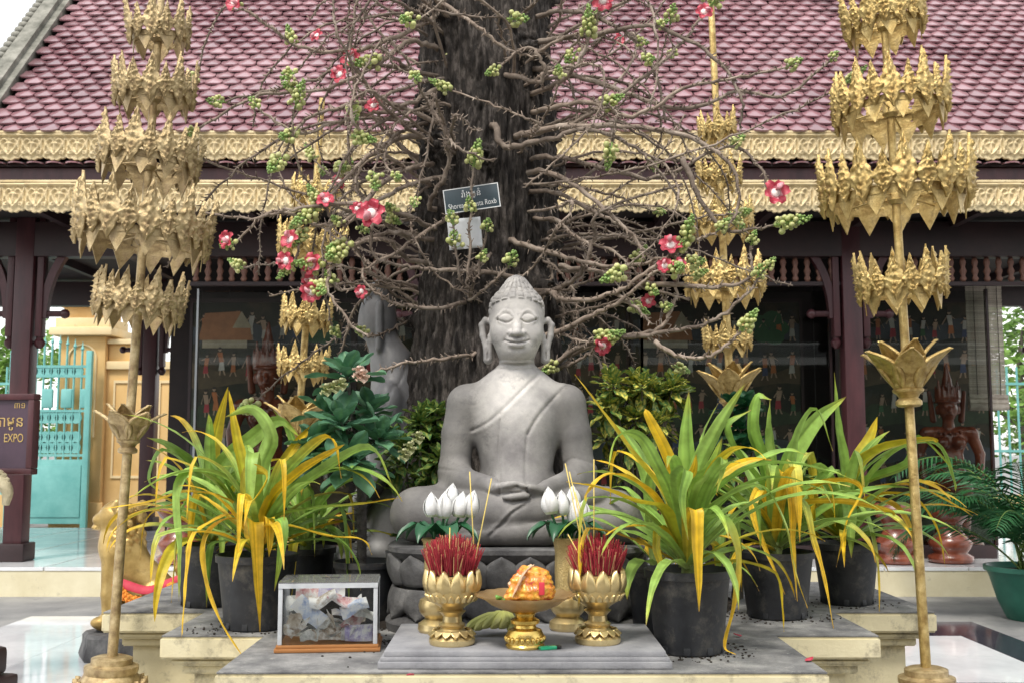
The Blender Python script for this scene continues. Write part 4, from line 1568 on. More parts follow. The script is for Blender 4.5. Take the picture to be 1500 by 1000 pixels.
# traced stalks: (pixel x, pixel y, depth) control points, start at the trunk
TRACE = [
    # left side
    ([(628, 300, 4.78), (655, 250, 4.66), (650, 190, 4.60), (620, 140, 4.62), (605, 100, 4.6)], .013, [], []),
    ([(640, 180, 4.76), (560, 150, 4.62), (490, 160, 4.52), (445, 180, 4.48), (412, 232, 4.46)], .014, [(1, 0), (.9, 1)], []),
    ([(640, 70, 4.8), (600, 60, 4.66), (560, 90, 4.6), (480, 130, 4.55), (380, 140, 4.5), (290, 190, 4.45)], .014, [(1, 3), (.75, 1), (.5, 2)], [(.62, (-.3, -1, .3), 1.0)]),
    ([(650, 20, 4.8), (590, 50, 4.66), (520, 75, 4.6), (440, 70, 4.55), (375, 25, 4.5), (350, 12, 4.5)], .013, [(1, 1), (.7, 0)], [(.99, (-.3, -1, .2), .9)]),
    ([(620, 240, 4.78), (560, 270, 4.6), (510, 320, 4.5), (470, 330, 4.48), (400, 310, 4.45), (345, 355, 4.4)], .013, [(1, 3)], [(1, (-.6, -1, .1), .8)]),
    ([(625, 330, 4.78), (580, 310, 4.6), (520, 300, 4.5), (440, 305, 4.45), (370, 320, 4.42), (300, 312, 4.4)], .013, [(.35, 0)], []),
    ([(760, 410, 4.72), (700, 398, 4.62), (620, 395, 4.55), (570, 385, 4.5), (545, 370, 4.48), (548, 318, 4.44)], .012, [], [(1, (-.1, -1, .1), 1.25)]),
    ([(690, 440, 4.74), (640, 452, 4.62), (580, 445, 4.55), (545, 425, 4.5), (500, 425, 4.48), (485, 415, 4.48)], .011, [(.95, 1)], [(.7, (-.5, -1, -.2), .8)]),
    ([(700, 520, 4.72), (650, 525, 4.55), (590, 532, 4.45), (550, 545, 4.42)], .010, [], []),
    ([(600, 380, 4.78), (560, 350, 4.6), (500, 370, 4.5), (480, 420, 4.46), (510, 470, 4.44), (540, 495, 4.44)], .012, [(.5, 0)], []),
    ([(620, 350, 4.8), (570, 340, 4.62), (510, 360, 4.55), (470, 390, 4.5), (460, 425, 4.46)], .012, [(.98, 0), (.8, 2), (.6, 0)], [(1, (0, -1, -.3), 1.0), (.85, (-.5, -1, .2), 1.0)]),
    ([(600, 200, 4.8), (540, 230, 4.62), (480, 290, 4.52), (450, 330, 4.5), (430, 385, 4.46)], .013, [(1, 2), (.85, 0), (.7, 2)], [(.92, (-.6, -1, .4), 1.0), (1, (-.5, -1, .0), 1.0)]),
    ([(640, 260, 4.78), (590, 275, 4.6), (540, 300, 4.52), (500, 330, 4.5), (470, 300, 4.48)], .012, [(1, 0), (.8, 1)], [(.95, (0, -1, .6), .9), (.7, (.2, -1, .3), .8)]),
    ([(720, 370, 4.72), (690, 400, 4.6), (685, 420, 4.58), (688, 340, 4.56), (693, 245, 4.54)], .009, [(1, 0), (.86, 1)], []),
    ([(690, 430, 4.66), (672, 400, 4.58), (664, 330, 4.54)], .007, [(1, 3), (.9, 3)], []),
    ([(690, 430, 4.66), (700, 400, 4.58), (712, 340, 4.54)], .007, [(1, 3), (.8, 1)], []),
    ([(690, 440, 4.68), (720, 415, 4.6), (745, 390, 4.56)], .007, [(1, 3)], []),
    ([(640, 130, 4.8), (580, 160, 4.65), (520, 170, 4.58), (440, 195, 4.5), (380, 160, 4.46)], .012, [(1, 3), (.8, 1)], [(.5, (-.2, -1, .4), 1.0)]),
    # across the trunk
    ([(725, 185, 4.70), (740, 215, 4.6), (800, 205, 4.55), (860, 190, 4.5), (920, 210, 4.46), (960, 245, 4.44), (1000, 300, 4.42)], .016, [], []),
    ([(770, 195, 4.70), (850, 185, 4.56), (960, 190, 4.5), (1030, 210, 4.46), (1075, 250, 4.44), (1082, 300, 4.44), (1060, 345, 4.44)], .015, [], []),
    ([(745, 110, 4.72), (790, 120, 4.6), (795, 90, 4.56), (770, 70, 4.56), (730, 100, 4.52)], .013, [(1, 0)], []),
    ([(640, 0, 4.72), (700, 40, 4.62), (740, 70, 4.6), (780, 85, 4.56)], .012, [], []),
    ([(800, 130, 4.76), (840, 100, 4.6), (870, 40, 4.55), (880, 5, 4.5)], .013, [(.7, 2)], [(1, (.1, -1, -.2), 1.2)]),
    # right side
    ([(800, 160, 4.76), (860, 150, 4.62), (930, 170, 4.55), (1000, 130, 4.5), (1075, 115, 4.46), (1150, 100, 4.42)], .013, [(1, 1), (.4, 0)], []),
    ([(800, 60, 4.78), (880, 50, 4.64), (960, 40, 4.56), (1040, 80, 4.5), (1085, 140, 4.46), (1085, 190, 4.46)], .014, [(.5, 1), (.3, 2)], []),
    ([(800, 100, 4.78), (900, 130, 4.62), (1000, 160, 4.54), (1080, 135, 4.48), (1150, 140, 4.44), (1215, 90, 4.4)], .013, [(1, 3)], []),
    ([(800, 230, 4.76), (880, 245, 4.6), (960, 260, 4.52), (1060, 215, 4.46), (1110, 240, 4.44), (1130, 290, 4.4)], .012, [(.7, 1)], [(1, (.1, -1, .15), 1.3)]),
    ([(790, 250, 4.74), (840, 270, 4.6), (900, 320, 4.52), (930, 350, 4.5), (945, 380, 4.48)], .014, [], []),
    ([(755, 355, 4.72), (830, 378, 4.58), (900, 390, 4.5), (970, 380, 4.46), (1000, 360, 4.42)], .014, [(1, 2), (.92, 0), (.96, 1)], [(.9, (-.2, -1, .5), 1.1)]),
    ([(800, 425, 4.74), (830, 440, 4.6), (900, 430, 4.52), (960, 390, 4.46), (1010, 355, 4.42), (1050, 340, 4.4)], .014, [(1, 1)], []),
    ([(800, 490, 4.72), (850, 470, 4.58), (910, 440, 4.5), (960, 400, 4.46), (985, 395, 4.44)], .014, [(1, 0)], [(.97, (-.3, -1, .2), .8), (1, (.4, -1, .1), .8)]),
    ([(795, 540, 4.72), (870, 500, 4.58), (950, 490, 4.5), (1030, 475, 4.46), (1085, 440, 4.42), (1120, 395, 4.4)], .014, [(1, 1), (.97, 3)], []),
    ([(830, 520, 4.7), (900, 495, 4.56), (965, 480, 4.5), (990, 430, 4.48), (990, 370, 4.46)], .011, [], []),
    ([(960, 500, 4.5), (990, 520, 4.46), (1030, 525, 4.44), (1065, 505, 4.42), (1085, 485, 4.42)], .010, [(1, 0)], []),
    ([(940, 415, 4.5), (1000, 418, 4.46), (1060, 420, 4.43), (1100, 405, 4.42), (1100, 360, 4.4)], .011, [(1, 1)], []),
    ([(800, 430, 4.74), (850, 400, 4.6), (870, 350, 4.56), (880, 310, 4.5), (1000, 270, 4.48)], .013, [], []),
    ([(820, 390, 4.72), (880, 400, 4.56), (940, 420, 4.5), (1010, 440, 4.46)], .012, [], []),
    ([(900, 425, 4.54), (930, 450, 4.5), (955, 475, 4.48)], .008, [], []),
    ([(800, 280, 4.76), (870, 310, 4.62), (920, 340, 4.56), (960, 390, 4.5)], .012, [], []),
    ([(805, 320, 4.76), (850, 350, 4.62), (900, 370, 4.56), (950, 420, 4.5)], .011, [(1, 1)], []),
    ([(1000, 230, 4.46), (1030, 300, 4.44), (1070, 340, 4.42), (1135, 330, 4.38)], .012, [(1, 2)], []),
    ([(820, 540, 4.7), (860, 520, 4.6), (880, 500, 4.56)], .008, [(.8, 1), (1, 0)], [(1, (.1, -1, -.5), .9)]),
    ([(805, 480, 4.7), (850, 500, 4.6), (870, 495, 4.56)], .008, [(1, 0)], []),
    ([(640, 110, 4.8), (520, 95, 4.64), (450, 120, 4.56), (330, 150, 4.5)], .011, [(1, 1)], [(.5, (-.2, -1, .2), 1)]),
    ([(1040, 10, 4.6), (1000, 60, 4.56), (960, 100, 4.54), (860, 170, 4.62), (806, 190, 4.76)][::-1], .012, [(1, 2)], [(.95, (0, -1, .2), .9)]),
    ([(800, 20, 4.78), (860, 20, 4.66), (930, 60, 4.6), (960, 110, 4.56), (975, 180, 4.54)], .012, [(.6, 1)], []),
    ([(690, 300, 4.74), (640, 330, 4.64), (580, 370, 4.58), (530, 400, 4.52), (560, 440, 4.48)], .011, [], []),
]
for k, (P, r0, bd, fl) in enumerate(TRACE):
    make_branch([pt(*p) for p in P], r0 * 1.14, .0048, k, bd, fl)
# filler stalks: curling, drooping and crossing each other all round the upper trunk
rb_ = random.Random(21)
for k in range(106):
    z = rb_.uniform(1.25, 2.85)
    side = -1 if k % 2 else 1
    a = rb_.uniform(-1.25, .45)
    if z < 1.75:
        a = rb_.uniform(-.55, .45)
    if side < 0:
        a = PI - a
    d = Vector((math.cos(a), math.sin(a), 0))
    L = rb_.uniform(.7, 1.75) * (1 if z > 1.6 else .65)
    hd = (d + Vector((rb_.uniform(-.25, .25), rb_.uniform(-.25, .15), rb_.uniform(-.35, .75)))).normalized()
    axis = Vector((rb_.gauss(0, .5), rb_.gauss(0, .9), rb_.gauss(0, .6))).normalized()
    curl = rb_.choice((-1, 1)) * rb_.uniform(.12, .48)
    q = tree.location + Vector((0, 0, z)) + d * TR * .75
    P = [q.copy()]
    for st in range(7):
        q = q + hd * L / 7
        if q.y < 4.25:
            q.y = 4.25 + .02 * st
        if abs(q.x - bx_) < .36 and q.z < 2.12 and q.y < 4.62:      # keep clear of the statue's head
            q.y = 4.62 + .01 * st
        P.append(q.copy())
        hd = (Matrix.Rotation(curl * rb_.uniform(.7, 1.3), 3, axis) @ hd + Vector((rb_.uniform(-.05, .05), rb_.uniform(-.05, .05), rb_.uniform(-.20, .02)))).normalized()
    bd = [(1, rb_.randrange(4))] if rb_.random() < .55 else []
    fl = [(rb_.uniform(.7, 1), (rb_.uniform(-.5, .5), -1, rb_.uniform(-.2, .5)), .8)] if rb_.random() < .06 else []
    make_branch(P, rb_.uniform(.006, .0108), .0036, 100 + k, bd, fl, spurs=.8, n=4)


# ------------------------------------------------------------------ name plate and paper sheet on the trunk
def text_mesh(body, size, mat, ext=.0008, name='lettering', align='CENTER'):
    cu = bpy.data.curves.new('txt', 'FONT')
    cu.body, cu.size, cu.align_x, cu.align_y, cu.extrude = body, size, align, 'CENTER', ext
    o_ = bpy.data.objects.new('txt', cu)
    COL.objects.link(o_)
    bpy.context.view_layer.update()
    me = bpy.data.meshes.new_from_object(o_.evaluated_get(bpy.context.evaluated_depsgraph_get()))
    bpy.data.objects.remove(o_)
    bpy.data.curves.remove(cu)
    me.materials.clear()
    me.materials.append(mat)
    me.name = name
    return me


slate = M('slate blue plate', (0.030, 0.050, 0.062), (0.055, 0.080, 0.095), sc=6, rough=0.35)
white_p = M('white paint', (0.75, 0.76, 0.76), rough=0.5)
PD = 4.60
p = pt(691, 291, PD)
pl = thing('name_plate', 'dark slate name plate with white border fixed to the trunk', 'sign', p, (0, R(-7.5), R(-4)))
pw, ph_ = .122, .054
MB().box(-pw, pw, 0, .004, -ph_, ph_, bev=.001).obj('plate', slate, pl)
br = MB()
for q in ((-pw, pw, -.0012, -.0002, ph_ - .004, ph_), (-pw, pw, -.0012, -.0002, -ph_, -ph_ + .004), (-pw, -pw + .004, -.0012, -.0002, -ph_ + .0041, ph_ - .0041), (pw - .004, pw, -.0012, -.0002, -ph_ + .0041, ph_ - .0041)):
    br.box(*q)
br.obj('border', white_p, pl, False)
mk('lettering', text_mesh('Shorea Robusta Roxb', .0268, white_p), pl, (0, -.0016, -.026), (PI / 2, 0, 0), (.90, 1.25, 1))
mk('lettering', text_mesh('រាំងភ្នំ', .036, white_p), pl, (.0, -.0016, .020), (PI / 2, 0, 0))
MB().tube([(0, .0, .03), (0, .16, .03)], .004, 6).obj('nail', maroon_dark, pl)
p = pt(683, 340, PD + .015)
paper = M('white paper', (0.70, 0.71, 0.74), (0.80, 0.81, 0.83), sc=3, rough=0.6, trans=.1)
pp = relief(.135, lambda v: .073, lambda u, v: .003 * math.sin(u * 3 + v * 5), 8, 8, .0008)
tag(pp.obj('paper_sheet', paper, None, True, (p.x, p.y, p.z - .075)), 'plain white paper sheet hanging under the name plate', 'paper').rotation_euler = (R(4), R(-5), 0)

# ------------------------------------------------------------------ tiered gold parasols
def flame(H, w, seed):
    """carved flame leaf: pointed above and below, covered in curled relief"""
    rg = random.Random(seed)
    curls = []
    for k in range(64):
        z = rg.uniform(.06, .92)
        curls.append((rg.uniform(-.9, .9), z, rg.uniform(.06, .11), rg.uniform(.6, 1.1)))
    for k in range(6):
        curls.append((0, .2 + .13 * k, .12, 1.2))

    def prof(v):
        a = (v / .40) ** .95 if v < .40 else .78 * (1 - (v - .40) / .60) ** .95 + .22 * max(0, 1 - (v - .40) / .22) ** 1.3
        return max(.0012, w * a * (1 + .09 * math.sin(v * 50)))

    def bump(u, v):
        b = 0
        for cx_, cz_, r, k in curls:
            d = math.hypot((u - cx_) * .45, (v - cz_) * 2.0) / r
            if d < 1.5:
                b = max(b, k * math.exp(-d * d * 2.2) * (1 + .4 * math.cos(d * 9)))
        return .006 * (1 - u * u) + .012 * b
    return relief(H, prof, bump, 18, 44, .004)


FLA = {}
for nm, mat_ in (('gold', gold_old), ('pale', gold_pale)):
    FLA[nm] = ([flame(.228, .049, i).mesh('flame_leaf', mat_) for i in range(2)], [flame(.170, .040, 5 + i).mesh('flame_leaf', mat_) for i in range(2)])


def lotus_petal(H, w, mat_, curl=1.0):
    def prof(v):
        return max(.002, w * math.sin(min(1, v * .92 + .12) * PI * .98) ** .75)

    def bump(u, v):
        rim = .006 * (1 if abs(u) > .78 else 0)
        return .004 + rim + .0045 * abs(math.sin(v * 21) * math.cos(u * 4)) * (abs(u) < .75)

    def bend(u, v):
        return -curl * H * (.55 * v * v + .35 * max(0, v - .6) ** 1.5 * 2) + w * .45 * (1 - u * u) * -1 * (1 - v) * .5
    return relief(H, prof, bump, 10, 20, .005, bend).mesh('lotus_petal', mat_)


def parasol(name, label, d, base_px, top_px, tiers, lotus_py, mats, k=1.0, base=True, pole_r=.020, zbase=0.0, ptop=(0, 0)):
    mat_ = gold_old if mats == 'gold' else gold_pale
    B = pt(base_px[0], base_px[1], d)
    T = pt(top_px[0], top_px[1], d)
    ax = (T - B).normalized()
    B = B - ax * ((B.z - zbase) / ax.z)
    q = Vector((0, 0, 1)).rotation_difference(ax)
    t = thing(name, label, 'parasol', B, q, 'tiered gold parasols')
    ln = (T - B).length + .25
    pb = MB()
    n = 16
    pb.tube([(0, 0, .02 + (ln - .02) * i / n) for i in range(n + 1)], [pole_r * (1 - .25 * i / n) for i in range(n + 1)], 16)
    pb.obj('pole', mat_, t)
    big, small = FLA[mats]
    for j, (px, py, r, s) in enumerate(tiers):
        z = (pt(px, py, d) - B).dot(ax)
        rg = random.Random(j * 7 + len(label))
        tl = (R(rg.uniform(-5, 5)), R(rg.uniform(-5, 5)), rg.uniform(0, 6))
        n = max(8, int(2 * PI * r / (.066 * s)))
        n += n % 2
        hb = MB()
        seg = 48
        r2 = r - .012
        for a, b, z0, z1 in ((r2, r2 - .004, -.034 * s, -.012 * s), (r2, r2 - .004, .030 * s, .044 * s)):
            v, f = [], []
            for i in range(seg):
                c_, s_ = math.cos(2 * PI * i / seg), math.sin(2 * PI * i / seg)
                v += [(a * c_, a * s_, z0), (a * c_, a * s_, z1), (b * c_, b * s_, z1), (b * c_, b * s_, z0)]
                o = 4 * i
                w_ = 4 * ((i + 1) % seg)
                f += [(o, w_, w_ + 1, o + 1), (o + 1, w_ + 1, w_ + 2, o + 2), (o + 2, w_ + 2, w_ + 3, o + 3), (o + 3, w_ + 3, w_, o)]
            hb.add(v, f)
        # spokes and nave that carry the hoop on the pole
        for i in range(4):
            a = i * PI / 2 + .4
            hb.tube([(pole_r * .7 * math.cos(a), pole_r * .7 * math.sin(a), 0), (r2 * math.cos(a), r2 * math.sin(a), -.02 * s)], .0035, 5)
        hb.lathe([(pole_r * 1.0, -.035 * s), (pole_r * 1.6, -.02 * s), (pole_r * 1.45, .01 * s), (pole_r * 1.0, .03 * s)], 16)
        ho = hb.obj('hoop', mat_, t)
        ho.location = (0, 0, z)
        ho.rotation_euler = tl
        # flat pointed pendants below the hoop (outside) and the carved flames above
        tri = MB()
        hgt = .080 * s
        npd = max(7, int(n * .62))
        wd = PI * r2 / npd * 1.02
        v = [(-wd, 0, .018 * s), (wd, 0, .018 * s), (0, 0, -hgt)]
        v = v + [(x_, .004, z_) for x_, y_, z_ in v]
        tri.add(v, [(0, 2, 1), (3, 4, 5), (0, 1, 4, 3), (1, 2, 5, 4), (2, 0, 3, 5)])
        tme = tri.mesh('pendant', mat_, False)
        for i in range(npd):
            a = 2 * PI * (i + .5) / npd
            mk('pendant', tme, ho, ((r2 - .004) * math.cos(a), (r2 - .004) * math.sin(a), -.024 * s), (R(rg.uniform(-5, 5)), R(rg.uniform(-4, 4)), a + PI / 2))
        for i in range(n):
            a = 2 * PI * i / n
            lib = big if i % 2 == 0 else small
            mk('flame_leaf', lib[rg.randrange(2)], ho, ((r - .002) * math.cos(a), (r - .002) * math.sin(a), (-.062 if i % 2 == 0 else -.045) * s),
               (R(rg.uniform(-3, 6)), R(rg.uniform(-3, 3)), a + PI / 2 + R(rg.uniform(-6, 6))), s * rg.uniform(.95, 1.05))
    # lotus cup and collar
    z = (pt(base_px[0], lotus_py, d) - B).dot(ax)
    col_ = MB()
    K = k
    col_.lathe([(pole_r * .9, -.055 * K), (.040 * K, -.052 * K), (.050 * K, -.045 * K), (.050 * K, -.030 * K), (.036 * K, -.018 * K), (.044 * K, -.004 * K), (.058 * K, .006 * K), (.060 * K, .014 * K), (.050 * K, .024 * K), (.030 * K, .034 * K)], 28, (0, 0, z))
    col_.obj('collar', mat_, t)
    lp = lotus_petal(.190 * K, .062 * K, mat_, .55)
    for ring, (n, tilt, rr, s) in enumerate(((6, .40, .030, 1.0), (5, .08, .020, 1.0))):
        for i in range(n):
            a = 2 * PI * (i + .5 * ring) / n + .3
            mk('lotus_petal', lp, t, (rr * K * math.cos(a), rr * K * math.sin(a), z + .022 * K), (tilt, 0, a + PI / 2), s)
    if base:
        bb = MB()
        bb.lathe([(.15, .001), (.175, .02), (.178, .05), (.15, .07), (.135, .09), (.15, .13), (.17, .16), (.165, .19), (.13, .21)], 40)
        bo_ = bb.obj('pedestal', gold_pale, t)
        bo_.scale.z = 1.2
        b2 = MB()
        b2.lathe([(.125, .2105), (.135, .235), (.13, .26), (.10, .29), (.105, .30), (.105, .315), (.08, .322), (.08, .34), (.065, .345), (pole_r, .347)], 40)
        b2.obj('pedestal_top', gold_pale, t).scale.z = 1.2
        pm_ = relief(.085, lambda v: .030 * math.sin(min(1, v * .85 + .2) * PI) ** .6 + .001, lambda u, v: .014 * (1 - u * u), 6, 8, .006).mesh('lotus_petal', gold_pale)
        for i in range(16):
            a = 2 * PI * i / 16
            mk('lotus_petal', pm_, t, (.134 * math.cos(a), .134 * math.sin(a), .247), (-.10, 0, a + PI / 2))
        for i in range(16):
            a = 2 * PI * (i + .5) / 16
            mk('lotus_petal', pm_, t, (.148 * math.cos(a), .148 * math.sin(a), .105), (-.25, 0, a + PI / 2))
    return t


parasol('gold_parasol', 'tall bright gold parasol with dark poled lotus cup in front of the maroon post', 4.2, (1354, 940), (1296, 40),
        [(1293, 35, .150, .95), (1308, 160, .215, 1.05), (1322, 285, .275, 1.15), (1333, 422, .160, .95)], 575, 'gold', 1.0)
parasol('faded_parasol', 'faded gold five tier parasol by the marble floor and gold lion', 4.42, (166, 940), (233, 40),
        [(233, 52, .118, .88), (226, 140, .155, .95), (216, 238, .195, 1.05), (203, 345, .262, 1.18), (197, 450, .172, .95)], 648, 'pale', .78, pole_r=.021)
parasol('rear_parasol', 'gold parasol rising behind the croton bush and right flower stalks', 6.75, (1076, 700), (1042, 20),
        [(1050, 195, .110, .9), (1055, 262, .13, .95), (1062, 330, .185, 1.05), (1068, 418, .235, 1.2), (1072, 502, .140, .9)], 590, 'gold', 1.25, base=False, pole_r=.028)
parasol('rear_parasol', 'gold parasol behind the left branches near the carved wooden dancer', 6.75, (432, 700), (468, 200),
        [(452, 290, .14, .9), (448, 362, .20, 1.05), (440, 468, .150, 1.0), (438, 540, .145, .95)], 640, 'gold', 1.25, base=False, pole_r=.026)

# ------------------------------------------------------------------ incense bowls, vases, lotus flowers
inc_red = M('red incense', (0.28, 0.015, 0.028), (0.46, 0.04, 0.055), sc=30, rough=0.75, rnd=.3)
inc_tan = M('tan incense', (0.50, 0.28, 0.12), (0.62, 0.38, 0.18), sc=30, rough=0.75, rnd=.2)
inc_y = M('yellow incense stick', (0.62, 0.46, 0.10), (0.74, 0.58, 0.18), sc=30, rough=0.7)
bowl_petal = relief(.088, lambda v: .029 * (math.sin(min(1, v * .62 + .38) * PI) ** .65) * (1 if v < .6 else 1) + .0008, lambda u, v: .010 * (1 - u * u) + .0025 * (abs(u) < .14), 8, 12, .004, lambda u, v: .020 * (v - .5) ** 2 * 4 * (1 if v < .5 else .4)).mesh('petal', gold_bowl)
low_petal = relief(.030, lambda v: .022 * (1 - v ** 2.2) + .0008, lambda u, v: .006 * (1 - u * u), 6, 6, .003).mesh('petal', gold_bowl)


def incense_bowl(x, y, lab, seed):
    t = thing('incense_bowl', lab, 'bowl', (x, y, ST), group='lotus incense bowls', scale=.93)
    b = MB()
    b.lathe([(.076, .0005), (.080, .008), (.080, .020), (.070, .028), (.060, .040), (.044, .048), (.038, .055), (.044, .060), (.046, .068), (.034, .076), (.032, .095), (.040, .104), (.048, .112), (.036, .118), (.050, .130), (.075, .146), (.088, .160), (.092, .180), (.088, .230), (.080, .236), (.078, .215), (.02, .212)], 40)
    b.obj('bowl', gold_bowl, t)
    for i in range(11):
        a = 2 * PI * i / 11 + seed
        mk('petal', bowl_petal, t, (.091 * math.cos(a), .091 * math.sin(a), .168), (-.02, 0, a + PI / 2))
    for i in range(22):
        a = 2 * PI * (i + .5) / 22
        mk('petal', low_petal, t, (.080 * math.cos(a), .080 * math.sin(a), .150), (.5, 0, a + PI / 2), (.55, .8, .9))
    for i in range(14):
        a = 2 * PI * i / 14
        mk('petal', low_petal, t, (.064 * math.cos(a), .064 * math.sin(a), .050), (2.35, 0, a + PI / 2), (.8, 1, .9))
    MB().lathe([(.001, .21), (.079, .212), (.079, .222), (.001, .226)], 24).obj('ash', M('incense ash', (0.25, 0.23, 0.21), rough=.95), t)
    rg = random.Random(seed)
    mb = MB()
    for i in range(720):
        a, r = rg.uniform(0, 2 * PI), math.sqrt(rg.random()) * .072
        tilt = (r / .075) * .34 + rg.gauss(0, .09)
        h = rg.uniform(.08, .135) * (1 - .38 * (r / .075) ** 2)
        x0, y0 = r * math.cos(a), r * math.sin(a)
        a2 = a + rg.gauss(0, .35)
        dx, dy = math.cos(a2) * math.sin(tilt) * h, math.sin(a2) * math.sin(tilt) * h
        mb.tube([(x0, y0, .222), (x0 + dx, y0 + dy, .222 + math.cos(tilt) * h)], .0016, 4, 1 if rg.random() < .13 else 0)
    o = mb.obj('incense_sticks', [inc_red, inc_tan], None, False, (x, y, ST))
    stuff(o)
    o['label'] = 'dense burnt red incense stubs filling the ' + ('left' if seed == 1 else 'right') + ' lotus bowl'
    o['category'] = 'incense'
    return t


bxl, bxr = pt(662, 935, 3.52).x, pt(876, 935, 3.54).x
incense_bowl(bxl, 3.53, 'gold lotus incense bowl beside the cash box end of the slab', 1)
incense_bowl(bxr, 3.55, 'gold lotus incense bowl beside the large black plant pot', 2)
LB, RB = 'left bowl', 'right bowl'
for px0, py0, px1, py1, d, lab in ((694, 800, 688, 690, 3.52, 'straight yellow incense stick in the bowl by the cash box'), (700, 800, 720, 700, 3.50, 'leaning yellow incense stick in the bowl by the cash box'), (658, 830, 659, 772, 3.50, 'short yellow incense stub standing in the bowl by the cash box'),
                                  (850, 785, 828, 678, 3.53, 'left leaning yellow incense stick in the bowl by the large pot'), (856, 785, 834, 690, 3.55, 'second left leaning yellow incense stick in the bowl by the large pot'), (862, 785, 842, 720, 3.50, 'shorter leaning yellow incense stick in the bowl by the large pot'), (870, 800, 870, 672, 3.56, 'tall upright yellow incense stick in the bowl by the large pot'), (842, 800, 832, 782, 3.5, 'short tan incense stub at the edge of the bowl by the large pot')):
    a, b = pt(px1, py1, d), pt(px0, py0, d)
    b2 = a + (b - a) * ((a.z - (ST + .19)) / (a.z - b.z))
    o = MB().tube([b2 - b2, (a - b2) * .5, a - b2], .0019, 6).obj('incense_stick', inc_y, None, True, b2)
    tag(o, lab, 'incense', 'yellow incense sticks')

# tall vases behind, holding white lotus buds
vase_pat = M('hammered gold vase', (0.55, 0.40, 0.16), (0.72, 0.56, 0.26), sc=40, rough=0.35, metal=0.7, bump=1.0, bsc=160, bdist=.006)


def vase(x, y, lab):
    t = thing('gold_vase', lab, 'vase', (x, y, ST), group='gold vases behind the bowls')
    MB().lathe([(.060, .0005), (.066, .010), (.064, .028), (.050, .038), (.040, .046), (.050, .056), (.060, .068), (.064, .09), (.058, .11), (.042, .118)], 32).obj('foot', gold_bowl, t)
    MB().lathe([(.040, .1185), (.044, .14), (.046, .20), (.044, .26), (.050, .30), (.056, .312), (.052, .316), (.036, .30), (.03, .2)], 32).obj('neck', vase_pat, t)


vl, vr = pt(640, 910, 3.76).x, pt(832, 912, 3.80).x
vase(vl, 3.76, 'gold vase mostly hidden behind the incense bowl by the cash box')
vase(vr, 3.80, 'gold patterned vase behind the offering tray and right bowl')
lotus_w = M('white lotus petal', (0.76, 0.76, 0.74), (0.84, 0.84, 0.84), sc=8, rough=0.5, trans=.15)
lotus_g = M('lotus petal base', (0.60, 0.68, 0.42), (0.74, 0.76, 0.62), sc=8, rough=0.5, trans=.15)
stem_g = M('green stem', (0.03, 0.12, 0.05), (0.06, 0.20, 0.08), sc=10, rough=0.45)
leaf_art = M('dark glossy artificial leaf', (0.012, 0.075, 0.030), (0.03, 0.13, 0.055), sc=6, rough=0.35, trans=.08)


def lotus_bud():
    mb = MB()
    for ring, (n, rr, H, sc) in enumerate(((5, .018, .088, 1.0), (5, .0245, .084, 1.0), (4, .0285, .074, .95))):
        for k in range(n):
            a = 2 * PI * (k + .5 * ring) / n + .3 * ring
            nu, nv = 6, 9
            v = []
            for j in range(nv + 1):
                t = j / nv
                r = rr * math.sin(min(1, .16 + t * .84) * PI) ** .72 * (1 if ring < 2 else 1.06) + .0004 + (0, .002, .007)[ring] * t ** 2.5
                half = (.95, .80, .72)[ring] * (1 - .62 * t)
                for i in range(nu + 1):
                    q = -1 + 2 * i / nu
                    b = a + q * half
                    v.append((r * math.cos(b) * (1 - .05 * q * q), r * math.sin(b) * (1 - .05 * q * q), H * t))
            m = nu + 1
            for j in range(nv):
                mb.add(v, [(j * m + i, j * m + i + 1, (j + 1) * m + i + 1, (j + 1) * m + i) for i in range(nu)], 1 if j < 1 else 0)
    return mb.mesh('bud', [lotus_w, lotus_g])


